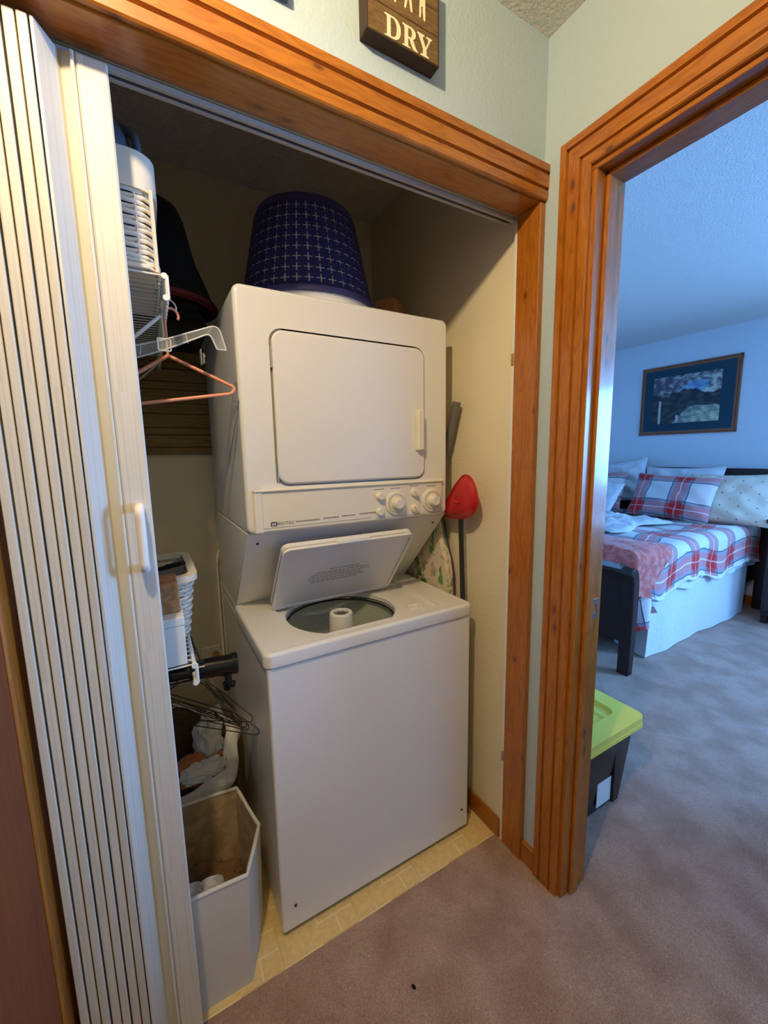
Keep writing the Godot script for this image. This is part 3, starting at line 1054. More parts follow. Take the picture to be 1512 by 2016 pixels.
func dryer() -> void:
	var e: StandardMaterial3D = mats["white enamel"]
	var L := -0.778
	var R := -0.090
	var F := -0.30
	var t := thing("clothes_dryer", "white front loading dryer stacked above the washer", "dryer", Vector3((L + R) / 2, 1.166, -0.6))
	# cabinet behind a front frame with large round edges
	var m := M.new()
	m.box(Vector3(L + 0.003, 1.167, -0.93), Vector3(R - 0.003, 1.812, F - 0.045), 0.004)
	part(t, "cabinet", m, e)
	m = M.new()
	m.xf = Transform3D(Basis(), Vector3(0, 0, 0))
	var o := rounded(L, 1.164, R, 1.818, 0.022, 6)
	m.prism(o, F - 0.045, F - 0.012)
	# rolled edge in four steps
	var last := o
	for k in 5:
		var a := PI / 2 * (k + 1) / 5.0
		var ins := 0.012 * (1.0 - cos(a))
		var nx := rounded(L + ins, 1.164 + ins, R - ins, 1.818 - ins, 0.022 - ins, 6)
		var z0 := F - 0.012 + 0.012 * sin(PI / 2 * k / 5.0)
		var z1 := F - 0.012 + 0.012 * sin(a)
		for i in o.size():
			var j := (i + 1) % o.size()
			m.quad(Vector3(last[i].x, last[i].y, z0), Vector3(last[j].x, last[j].y, z0), Vector3(nx[j].x, nx[j].y, z1), Vector3(nx[i].x, nx[i].y, z1))
		last = nx
	var hole := rounded(-0.6925, 1.2945, -0.187, 1.7195, 0.036, 6)
	m.ring_plate(last, hole, F - 0.0125, F)
	m.ring_plate(hole, rounded(-0.66, 1.325, -0.22, 1.69, 0.03, 6), F - 0.045, F - 0.04)
	for i in hole.size():
		var j := (i + 1) % hole.size()
		m.quad(Vector3(hole[i].x, hole[i].y, F), Vector3(hole[j].x, hole[j].y, F), Vector3(hole[j].x, hole[j].y, F - 0.04), Vector3(hole[i].x, hole[i].y, F - 0.04))
	part(t, "front_frame", m, e, "", 40.0)
	m = M.new()
	m.prism(rounded(-0.6865, 1.3005, -0.191, 1.7135, 0.032, 8), F - 0.038, F + 0.009, 0.005)
	var door := part(t, "door", m, e, "rounded square loading door", 30.0)
	m = M.new()
	m.xf = Transform3D(Basis(), Vector3(0, 0, 0))
	m.box(Vector3(-0.231, 1.389, F + 0.007), Vector3(-0.206, 1.519, F + 0.030), 0.004)
	m.box(Vector3(-0.207, 1.389, F + 0.007), Vector3(-0.200, 1.519, F + 0.014), 0.002)
	part(door, "handle", m, mats["cream plastic"], "cream plastic pull handle")
	for y in [1.642, 1.335]:
		m = M.new()
		m.tube([Vector3(-0.688, y - 0.027, F + 0.001), Vector3(-0.688, y + 0.027, F + 0.001)], 0.0045, 10)
		m.box(Vector3(-0.692, y - 0.008, F - 0.004), Vector3(-0.684, y + 0.008, F + 0.003), 0.001)
		part(t, "hinge", m, mats["steel"])
	# control panel
	m = M.new()
	m.box(Vector3(-0.757, 1.17, F - 0.002), Vector3(-0.116, 1.286, F + 0.007), 0.003)
	m.box(Vector3(-0.760, 1.281, F - 0.002), Vector3(-0.114, 1.289, F + 0.013), 0.003)
	m.box(Vector3(-0.760, 1.168, F - 0.002), Vector3(-0.735, 1.289, F + 0.0095), 0.003)
	var p := part(t, "control_panel", m, mats["cream plastic"], "cream control strip with dials", 30.0)
	var z := F + 0.007
	knob_at(p, "button", -0.369, 1.247, z, 0.0125, 0.017, mats["cream plastic"])
	knob_at(p, "button", -0.369, 1.197, z, 0.0125, 0.012, mats["cream plastic"])
	for y in [1.25, 1.197]:
		var b := knob_at(p, "knob", -0.236, y, z, 0.013, 0.012, mats["cream plastic"])
		m = M.new()
		m.xf = Transform3D(Basis(Vector3(0, 0, 1), 0.5), Vector3(-0.236, y, z))
		m.box(Vector3(-0.0035, -0.012, 0.008), Vector3(0.0035, 0.012, 0.022), 0.002)
		part(b, "grip", m, mats["cream plastic"])
	for x in [-0.309, -0.165]:
		m = M.new()
		m.xf = Transform3D(Basis(Vector3(1, 0, 0), Vector3(0, 0, 1), Vector3(0, -1, 0)), Vector3(x, 1.22, z))
		m.lathe([Vector2(0.039, 0), Vector2(0.038, 0.006), Vector2(0.034, 0.0085), Vector2(0.02, 0.009), Vector2(0.0, 0.009)], 44)
		var dial := part(p, "dial", m, mats["cream plastic"])
		knob_at(dial, "dial_knob", x, 1.22, z + 0.008, 0.0195, 0.022, mats["cream plastic"])
		m = M.new()
		m.xf = Transform3D(Basis(Vector3(1, 0, 0), Vector3(0, 0, 1), Vector3(0, -1, 0)), Vector3(x, 1.22, z + 0.0302))
		m.lathe([Vector2(0.0135, 0), Vector2(0.0135, 0.0012), Vector2(0.011, 0.0012), Vector2(0.011, 0)], 32)
		part(dial, "dial_ring", m, mats["lattice white"])
		m = M.new()
		for k in 26:
			var a := 0.5 + k * 0.2
			m.xf = Transform3D(Basis(Vector3(0, 0, 1), a), Vector3(x, 1.22, z + 0.0088))
			m.box(Vector3(0.027, -0.0007, 0), Vector3(0.0325, 0.0007, 0.0006))
		part(dial, "dial_marks", m, mats["grey print"])
	# printed maker's mark and captions
	m = M.new()
	m.xf.origin = Vector3(-0.708, 1.1905, z)
	m.prism(rounded(-0.0085, -0.0065, 0.0085, 0.0065, 0.0025), -0.0005, 0.0007)
	var badge := part(p, "logo", m, mats["dark print"], "small dark square logo")
	m = M.new()
	m.xf.origin = Vector3(-0.708, 1.1905, z + 0.0006)
	m.prism(PackedVector2Array([Vector2(-0.0055, -0.004), Vector2(-0.0055, 0.004), Vector2(-0.003, 0.004), Vector2(0, 0.0005), Vector2(0.003, 0.004), Vector2(0.0055, 0.004), Vector2(0.0055, -0.004), Vector2(0.0035, -0.004), Vector2(0.0035, 0.001), Vector2(0, -0.0025), Vector2(-0.0035, 0.001), Vector2(-0.0035, -0.004)]), 0.0, 0.0005)
	m.prism(PackedVector2Array([Vector2(-0.0055, -0.0056), Vector2(0.0055, -0.0056), Vector2(0.0055, -0.0049), Vector2(-0.0055, -0.0049)]), 0.0, 0.0005)
	part(badge, "logo_mark", m, mats["lattice white"])
	lettering(p, "MAYTAG", Vector3(-0.675, 1.191, z + 0.0004), 0.0095, mats["grey print"], "Droid Sans")
	m = M.new()
	for seg in [[-0.645, -0.575, 1.1922], [-0.56, -0.515, 1.1938], [-0.50, -0.458, 1.195], [-0.44, -0.385, 1.1965], [-0.745, -0.40, 1.1795], [-0.385, -0.125, 1.176], [-0.745, -0.735, 1.1795]]:
		if seg[2] < 1.185:
			m.box(Vector3(seg[0], seg[2], z - 0.0005), Vector3(seg[1], seg[2] + 0.0012, z + 0.0004))
			continue
		var q: float = seg[0]
		while q < seg[1]:
			var w := rng.randf_range(0.003, 0.006)
			m.box(Vector3(q, seg[2] - 0.002, z - 0.0005), Vector3(q + w, seg[2] + 0.0018, z + 0.0004))
			q += w + 0.0016
	for q in [Vector2(-0.369, 1.268), Vector2(-0.309, 1.268), Vector2(-0.236, 1.272), Vector2(-0.165, 1.268)]:
		m.box(Vector3(q.x - 0.018, q.y, z - 0.0005), Vector3(q.x + 0.018, q.y + 0.002, z + 0.0004))
	part(p, "printed_captions", m, mats["grey print"])


func lettering(parent: Node3D, text: String, at: Vector3, height: float, mt: Material, font: String, called := "lettering", depth := 0.0008, centre := true) -> MeshInstance3D:
	var f := SystemFont.new()
	f.font_names = PackedStringArray([font])
	f.font_weight = 700 if font == "Droid Serif" else 400
	var tm := TextMesh.new()
	tm.text = text
	tm.font = f
	tm.font_size = 64
	tm.pixel_size = height / 46.0
	tm.depth = depth
	tm.horizontal_alignment = HORIZONTAL_ALIGNMENT_CENTER if centre else HORIZONTAL_ALIGNMENT_LEFT
	tm.vertical_alignment = VERTICAL_ALIGNMENT_CENTER
	var o := MeshInstance3D.new()
	o.name = called
	o.mesh = tm
	o.material_override = mt
	o.position = at - root_of(parent)
	parent.add_child(o, true)
	return o


# ---------------------------------------------------------------- closet, left side
func wire_shelf(y: float, xe: float, z0: float, label: String) -> Node3D:
	var t := thing("wire_shelf", label, "shelf", Vector3(-1.1, y, (z0 - 0.97) / 2), "white wire closet shelves")
	var w: StandardMaterial3D = mats["white wire"]
	for q in [[Vector2(xe, y), 0.0042, "front_rod"], [Vector2(xe, y - 0.042), 0.0042, "lip_rod"], [Vector2(-1.1, y - 0.004), 0.003, "cross_rod"], [Vector2(-1.243, y - 0.004), 0.003, "back_rod"]]:
		var m := M.new()
		m.tube([Vector3(q[0].x, q[0].y, -0.97), Vector3(q[0].x, q[0].y, z0)], q[1], 10)
		part(t, q[2], m, w)
	var m := M.new()
	var z := z0 - 0.004
	while z > -0.965:
		m.tube(bent([Vector3(-1.247, y + 0.002, z), Vector3(xe + 0.004, y + 0.002, z), Vector3(xe + 0.004, y - 0.046, z)], 0.012, 4), 0.0022, 6)
		z -= 0.0254
	var d := part(t, "deck_wires", m, w)
	d.set_meta("kind", "stuff")
	m = M.new()   # plastic tips on the near ends of the rods
	for q in [Vector2(xe, y), Vector2(xe, y - 0.042)]:
		m.tube([Vector3(q.x, q.y, z0 - 0.008), Vector3(q.x, q.y, z0 + 0.003)], 0.0062, 10)
	m.tube([Vector3(xe + 0.004, y + 0.002, z0 - 0.001), Vector3(xe + 0.004, y - 0.044, z0 - 0.001)], 0.0042, 8)
	part(t, "end_cap", m, mats["white plastic"])
	for zb in [z0 - 0.12, -0.86]:
		m = M.new()
		m.tube([Vector3(xe - 0.004, y - 0.04, zb), Vector3(-1.247, y - 0.33, zb)], 0.011, 10, false, 0.35)
		part(t, "brace", m, w)
	return t


func shelves() -> void:
	wire_shelf(1.75, -0.936, -0.165, "upper white wire shelf on the left closet wall, under the white wicker basket")
	wire_shelf(0.902, -0.945, -0.155, "lower white wire shelf on the left closet wall, with small boxes on it")
	# ledger of olive brown slats on the back wall
	var t := thing("slatted_panel", "olive brown panel of horizontal wooden slats on the back wall beside the dryer", "wall panel", Vector3(-1.0, 1.39, -0.97))
	var y := 1.392
	var k := 0
	while y < 1.76:
		var h: float = [0.03, 0.046, 0.028, 0.052, 0.04, 0.05][k % 6]
		var dz: float = [0.0, 0.006, -0.003, 0.004, 0.008, 0.002][k % 6]
		part(t, "slat", boxes([[Vector3(-1.249, y, -0.976), Vector3(-0.757, y + h - 0.0012, -0.955 + dz)]], 0.003, 0), mats["olive wood"])
		y += h
		k += 1
	var b := thing("outlet_box", "small cream valve box low on the closet back wall", "outlet", Vector3(-0.82, 0.535, -0.97))
	var m := M.new()
	m.box(Vector3(-0.875, 0.50, -0.976), Vector3(-0.80, 0.575, -0.968), 0.003)
	part(b, "cover", m, mats["cream plastic"])
	m = M.new()
	m.xf = Transform3D(Basis(Vector3(1, 0, 0), Vector3(0, 0, 1), Vector3(0, -1, 0)), Vector3(-0.818, 0.54, -0.968))
	m.lathe([Vector2(0.012, 0), Vector2(0.012, 0.02), Vector2(0.016, 0.022), Vector2(0.016, 0.03), Vector2(0, 0.03)], 14)
	part(b, "valve", m, mats["brass"])


# woven sides round a rectangle: wavy flat strands in and out of upright stakes
func weave(m: M, c: Vector3, hx: float, hz: float, y0: float, y1: float, rows: int, grow := 0.0, r := 0.0055) -> void:
	var peri := []
	var o := rounded(-hx, -hz, hx, hz, 0.03, 3)
	for i in o.size():
		var a := o[i]
		var b := o[(i + 1) % o.size()]
		var steps := maxi(1, int(round(a.distance_to(b) / 0.0125)))
		for k in steps:
			peri.append(a.lerp(b, float(k) / steps))
	var n := peri.size()
	for j in rows:
		var w := (j + 0.5) / rows
		var pts := []
		for i in n:
			var q: Vector2 = peri[i] * (1.0 + grow * w)
			var s := sin(PI * i * 0.25 + PI * (j % 2) + 0.4)
			q += q.normalized() * 0.0032 * s
			pts.append(c + Vector3(q.x, lerpf(y0, y1, w) + rng.randf_range(-0.0008, 0.0008), q.y))
		m.tube(pts, r, 6, true, 1.3)
	for i in range(0, n, 4):
		var q: Vector2 = peri[i]
		m.tube([c + Vector3(q.x, y0, q.y), c + Vector3(q.x * (1.0 + grow), y1, q.y * (1.0 + grow))], 0.003, 5)


func upper_shelf_things() -> void:
	var c := Vector3(-1.075, 0, -0.32)
	var t := thing("wicker_basket", "white wicker basket with a smooth rim on the upper wire shelf", "basket", Vector3(c.x, 1.757, c.z))
	var m := M.new()
	weave(m, c, 0.128, 0.145, 1.778, 1.91, 13, 0.0, 0.0036)
	part(t, "weave", m, mats["wicker white"], "woven sides", 60.0)
	m = M.new()
	var top := rounded(-0.14, -0.157, 0.14, 0.157, 0.045, 5)
	var inn := rounded(-0.129, -0.146, 0.129, 0.146, 0.036, 5)
	m.xf = Transform3D(Basis(Vector3(1, 0, 0), Vector3(0, 0, -1), Vector3(0, 1, 0)), Vector3(c.x, 1.905, c.z))
	m.ring_plate(top, inn, 0.0, 0.068)
	part(t, "rim", m, mats["wicker white"], "smooth white rim band")
	for s in [Vector2(-1, -1), Vector2(1, -1), Vector2(1, 1), Vector2(-1, 1)]:
		m = M.new()
		m.tube([Vector3(c.x + s.x * 0.128, 1.757, c.z + s.y * 0.146), Vector3(c.x + s.x * 0.128, 1.91, c.z + s.y * 0.146)], 0.004, 8)
		part(t, "corner_post", m, mats["wicker white"])
	m = M.new()
	for k in 3:
		var pts := []
		var o := rounded(-0.132, -0.15, 0.132, 0.15, 0.03, 4)
		for i in o.size():
			pts.append(Vector3(c.x + o[i].x, 1.762 + k * 0.0055 + 0.002 * sin(i * 1.7 + k * 2.0), c.z + o[i].y))
		m.tube(pts, 0.004, 6, true)
	m.box(Vector3(c.x - 0.125, 1.759, c.z - 0.142), Vector3(c.x + 0.125, 1.765, c.z + 0.142))
	part(t, "braided_foot", m, mats["wicker white"])
	# jug standing in it
	t = thing("plastic_jug", "blue grey plastic jug standing in the white wicker basket", "jug", Vector3(-1.022, 1.768, -0.33))
	m = M.new()
	m.xf.origin = Vector3(-1.022, 0, -0.33)
	m.lathe([Vector2(0, 1.768), Vector2(0.055, 1.769), Vector2(0.062, 1.778), Vector2(0.062, 2.03), Vector2(0.056, 2.07), Vector2(0.042, 2.10), Vector2(0.026, 2.115), Vector2(0.021, 2.125), Vector2(0, 2.125)], 32)
	part(t, "body", m, mats["blue jug"])
	m = M.new()
	m.xf.origin = Vector3(-1.022, 0, -0.33)
	m.lathe([Vector2(0.024, 2.124), Vector2(0.024, 2.146), Vector2(0.02, 2.15), Vector2(0, 2.15)], 24)
	part(t, "cap", m, mats["white plastic"])
	m = M.new()
	m.tube(bent([Vector3(-0.985, 2.09, -0.305), Vector3(-0.962, 2.075, -0.29), Vector3(-0.957, 2.0, -0.288), Vector3(-0.975, 1.97, -0.30)], 0.02), 0.009, 10)
	part(t, "handle", m, mats["blue jug"])
	# bell-shaped black hat on a folded black bag
	var hc := Vector3(-0.935, 0, -0.71)
	t = thing("folded_bag", "folded black cloth bag on the upper shelf, under the black hat", "bag", Vector3(hc.x - 0.05, 1.757, hc.z))
	m = M.new()
	for k in 3:
		m.box(Vector3(-1.15, 1.757 + k * 0.03, -0.87 + k * 0.006), Vector3(-0.80 - k * 0.012, 1.786 + k * 0.03, -0.56 - k * 0.01), 0.013)
	part(t, "layers", m, mats["black felt"])
	t = thing("felt_hat", "black bell shaped felt hat with a dark red brim edge on the upper shelf", "hat", Vector3(hc.x, 1.848, hc.z))
	m = M.new()
	m.xf.origin = hc
	m.lathe([Vector2(0.0, 1.848), Vector2(0.12, 1.848), Vector2(0.17, 1.852), Vector2(0.18, 1.858), Vector2(0.181, 1.866), Vector2(0.168, 1.882), Vector2(0.15, 1.93), Vector2(0.126, 1.99), Vector2(0.112, 2.05), Vector2(0.1, 2.11), Vector2(0.085, 2.145), Vector2(0.055, 2.165), Vector2(0.02, 2.172), Vector2(0, 2.172)], 48)
	part(t, "crown", m, mats["black felt"])
	m = M.new()
	m.xf.origin = hc
	m.lathe([Vector2(0.165, 1.8465), Vector2(0.181, 1.852), Vector2(0.1835, 1.857), Vector2(0.1835, 1.862), Vector2(0.1785, 1.858), Vector2(0.165, 1.849)], 48)
	part(t, "brim_edge", m, mats["dark red band"])


func hook(m: M, neck: Vector3, y: float, turn: Basis, r: float, bend_r := 0.016) -> void:
	var pts := [neck]
	pts.append(Vector3(neck.x, y - bend_r, neck.z))
	for k in 8:
		var a := PI - PI * 1.15 * k / 7.0
		pts.append(Vector3(neck.x, y - bend_r, neck.z) + turn * Vector3(bend_r + bend_r * cos(a), bend_r * sin(a) + 0.0001, 0))
	m.tube(pts, r, 7)


func hangers() -> void:
	var xe := -0.936
	# clear plastic clip hanger
	var n := Vector3(-0.943, 1.634, -0.25)
	var t := thing("clip_hanger", "clear plastic trouser hanger with metal clips on the upper shelf lip", "hanger", n)
	var m := M.new()
	var e := Vector3(-0.836, 1.678, -0.236)
	var left := n + Vector3(-0.11, -0.034, -0.02)
	var edges := M.new()
	for q in [[n, e, e + Vector3(0.014, -0.046, 0.002)], [n, left, left + Vector3(-0.012, -0.046, -0.002)]]:
		var s: float = signf(q[1].x - n.x)
		var hi := bent([q[0] + Vector3(0, 0.011, 0), q[1] + Vector3(0.009 * s, 0.011, 0), q[2] + Vector3(0.009 * s, 0, 0)], 0.02, 6)
		var lo := bent([q[0] + Vector3(0, -0.011, 0), q[1] + Vector3(-0.011 * s, -0.011, 0), q[2] + Vector3(-0.011 * s, 0, 0)], 0.012, 6)
		edges.tube(hi, 0.0019, 7)
		edges.tube(lo, 0.0019, 7)
		edges.tube([q[2] + Vector3(0.009 * s, 0, 0), q[2] + Vector3(-0.011 * s, 0, 0)], 0.0019, 7)
		edges.tube([q[0].lerp(q[1], 0.42) + Vector3(0, 0.011, 0), q[0].lerp(q[1], 0.42) + Vector3(0.004 * s, -0.011, 0)], 0.001, 5)
		for i in mini(hi.size(), lo.size()) - 1:
			for dz in [-0.0012, 0.0012]:
				var dv := Vector3(0, 0, dz)
				m.quad(hi[i] + dv, hi[i + 1] + dv, lo[i + 1] + dv, lo[i] + dv)
	edges.tube(bent([n + Vector3(-0.013, 0.013, 0), n + Vector3(-0.013, -0.013, 0), n + Vector3(0.013, -0.013, 0), n + Vector3(0.013, 0.013, 0), n + Vector3(-0.013, 0.013, 0)], 0.004), 0.0018, 7)
	part(t, "arms", m, mats["clear plastic"], "clear arms")
	part(t, "arm_edges", edges, mats["frosted plastic"], "", 60.0)
	m = M.new()
	hook(m, n + Vector3(0, 0.008, 0), 1.734, Basis(Vector3.UP, 0.2), 0.0018)
	part(t, "hook", m, mats["steel"])
	for q in [[0.075, 0.012], [-0.07, -0.03]]:
		m = M.new()
		var at: Vector3 = n + Vector3(q[0], q[1] - 0.014, -0.002)
		m.box(at + Vector3(-0.0015, -0.034, -0.009), at + Vector3(0.0015, 0.0, 0.009), 0.001)
		m.box(at + Vector3(0.004, -0.032, -0.008), at + Vector3(0.007, -0.008, 0.008), 0.001)
		m.tube([at + Vector3(0, -0.016, -0.006), at + Vector3(0.007, -0.014, 0.006)], 0.003, 8)
		part(t, "clip", m, mats["steel"])
	# pink tubular hanger
	n = Vector3(-0.935, 1.622, -0.30)
	t = thing("plastic_hanger", "pink orange tubular hanger on the upper shelf lip, behind the clear one", "hanger", n)
	m = M.new()
	m.tube(bent([n, n + Vector3(0.145, -0.068, 0.02), n + Vector3(0.138, -0.083, 0.02), n + Vector3(-0.16, -0.128, -0.02), n + Vector3(-0.17, -0.112, -0.02), n], 0.014, 6), 0.0042, 10)
	part(t, "frame", m, mats["pink plastic"])
	m = M.new()
	hook(m, n, 1.732, Basis(Vector3.UP, 0.3), 0.0032)
	part(t, "hook", m, mats["pink plastic"])
	# bunch of wire hangers on the lower shelf lip
	var y := 0.866
	for i in 8:
		var zc := -0.30 - 0.018 * i
		var turn := Basis(Vector3.UP, -deg_to_rad(40.0 + 3.0 * i + rng.randf_range(-3, 3)))
		var nk := Vector3(-0.9455, 0.803 - rng.randf() * 0.012, zc)
		var tip := rng.randf_range(-0.02, 0.02)
		var place: String = ["nearest of the bunch", "second of the bunch", "third of the bunch", "fourth of the bunch", "fifth of the bunch", "sixth of the bunch", "seventh of the bunch", "farthest of the bunch"][i]
		var h := thing("wire_hanger", "dark bent wire clothes hanger below the lower shelf lip, " + place, "hanger", nk, "wire hangers hooked on the lower shelf")
		m = M.new()
		var w := rng.randf_range(0.172, 0.19)
		var pts := [Vector3(0, 0, 0), Vector3(0.03, -0.006, 0), Vector3(0.085, -0.05 + tip, 0.004), Vector3(w, -0.118 + tip, 0), Vector3(w - 0.004, -0.134 + tip, 0), Vector3(-w + 0.004, -0.134 - tip, 0), Vector3(-w, -0.118 - tip, 0), Vector3(-0.085, -0.05 - tip, -0.004), Vector3(-0.03, -0.006, 0), Vector3(0, 0, 0)]
		var wp := []
		for q in pts:
			wp.append(nk + turn * q)
		m.tube(bent(wp, 0.012, 4), 0.0014, 6)
		part(h, "frame", m, mats["hanger wire"])
		m = M.new()
		hook(m, nk, y + 0.006, turn, 0.0014, 0.013)
		for k in 5:
			m.tube([nk + Vector3(0, 0.004 * k, 0.0015), nk + Vector3(0.0015, 0.004 * k + 0.002, 0), nk + Vector3(0, 0.004 * k + 0.004, -0.0015)], 0.0012, 5)
		part(h, "hook", m, mats["hanger wire"])


func lower_shelf_things() -> void:
	var y := 0.905
	# white box with a lid line
	var t := thing("white_box", "plain white box on the lower shelf under the brown box", "box", Vector3(-1.03, y, -0.23))
	var m := M.new()
	m.box(Vector3(-1.12, y, -0.30), Vector3(-0.958, y + 0.094, -0.165), 0.002)
	part(t, "body", m, mats["paper"])
	m = M.new()
	m.box(Vector3(-1.121, y + 0.0945, -0.301), Vector3(-0.957, y + 0.115, -0.164), 0.002)
	part(t, "lid", m, mats["paper"])
	t = thing("cardboard_box", "small brown cardboard box on top of the white box", "box", Vector3(-1.04, y + 0.115, -0.24))
	m = M.new()
	m.box(Vector3(-1.12, y + 0.116, -0.295), Vector3(-0.962, y + 0.184, -0.20), 0.002)
	part(t, "body", m, mats["cardboard"])
	m = M.new()
	m.box(Vector3(-1.118, y + 0.184, -0.293), Vector3(-0.964, y + 0.187, -0.25), 0.001)
	m.box(Vector3(-1.118, y + 0.184, -0.246), Vector3(-0.964, y + 0.1865, -0.202), 0.001)
	part(t, "flap", m, mats["cardboard"])
	# small white wicker basket with grey things in it
	var c := Vector3(-1.06, 0, -0.43)
	t = thing("small_basket", "small white wicker basket with a grey liner behind the boxes", "basket", Vector3(c.x, y, c.z))
	m = M.new()
	weave(m, c, 0.118, 0.125, y + 0.012, y + 0.165, 14, 0.16, 0.0038)
	part(t, "weave", m, mats["wicker white"], "", 60.0)
	m = M.new()
	m.xf = Transform3D(Basis(Vector3(1, 0, 0), Vector3(0, 0, -1), Vector3(0, 1, 0)), Vector3(c.x, y + 0.163, c.z))
	m.ring_plate(rounded(-0.148, -0.156, 0.148, 0.156, 0.035, 4), rounded(-0.128, -0.136, 0.128, 0.136, 0.03, 4), 0.0, 0.016)
	part(t, "rim", m, mats["wicker white"])
	m = M.new()
	m.box(c + Vector3(-0.112, y + 0.004, -0.12), c + Vector3(0.112, y + 0.012, 0.12), 0.003)
	part(t, "base", m, mats["wicker white"])
	m = M.new()
	m.grid(14, 14, func(u: float, v: float) -> Vector3: return c + Vector3((u - 0.5) * 0.25, y + 0.15 + 0.028 * sin(u * 7.0 + v * 3.0) * sin(v * 5.0 + 1.0), (v - 0.5) * 0.265), null, true)
	part(t, "liner", m, mats["liner grey"], "dark grey cloth liner", 70.0)
	t = thing("hair_clip_tool", "slim dark folded tool lying in the small basket", "tool", c + Vector3(0.02, y + 0.185, 0.05))
	m = M.new()
	m.tube(bent([c + Vector3(-0.1, y + 0.182, 0.03), c + Vector3(0.0, y + 0.176, 0.06), c + Vector3(0.115, y + 0.188, 0.05)], 0.03), 0.009, 10, false, 0.6)
	part(t, "handle", m, mats["black plastic"])
	m = M.new()
	m.tube([c + Vector3(0.08, y + 0.186, 0.05), c + Vector3(0.125, y + 0.183, 0.02)], 0.006, 8)
	part(t, "jaw", m, mats["black plastic"])
	# black telescopic pole head with a thumb screw, slung under the shelf wires
	t = thing("black_pole", "glossy black pole with a thumb screw sticking out under the lower shelf", "pole", Vector3(-1.0, 0.85, -0.22))
	m = M.new()
	m.tube([Vector3(-1.245, 0.869, -0.24), Vector3(-0.95, 0.858, -0.222)], 0.017, 18)
	m.tube([Vector3(-0.955, 0.858, -0.222), Vector3(-0.92, 0.856, -0.22)], 0.019, 18, false, 1.0, 0.024)
	m.tube([Vector3(-0.92, 0.856, -0.22), Vector3(-0.855, 0.8535, -0.217)], 0.0245, 22)
	m.tube([Vector3(-0.857, 0.8535, -0.217), Vector3(-0.843, 0.853, -0.2165)], 0.027, 22)
	part(t, "tube", m, mats["black plastic"])
	m = M.new()
	m.tube([Vector3(-0.868, 0.84, -0.21), Vector3(-0.868, 0.812, -0.205)], 0.009, 12)
	for k in 3:
		var a := TAU * k / 3.0
		m.tube([Vector3(-0.868, 0.807, -0.204), Vector3(-0.868 + 0.014 * cos(a), 0.803, -0.204 + 0.014 * sin(a))], 0.0085, 10)
	part(t, "thumb_screw", m, mats["black plastic"])
	m = M.new()
	m.tube([Vector3(-1.02, 0.835, -0.226), Vector3(-0.9, 0.83, -0.224), Vector3(-0.875, 0.826, -0.215)], 0.0022, 6)
	part(t, "cord", m, mats["hanger wire"])


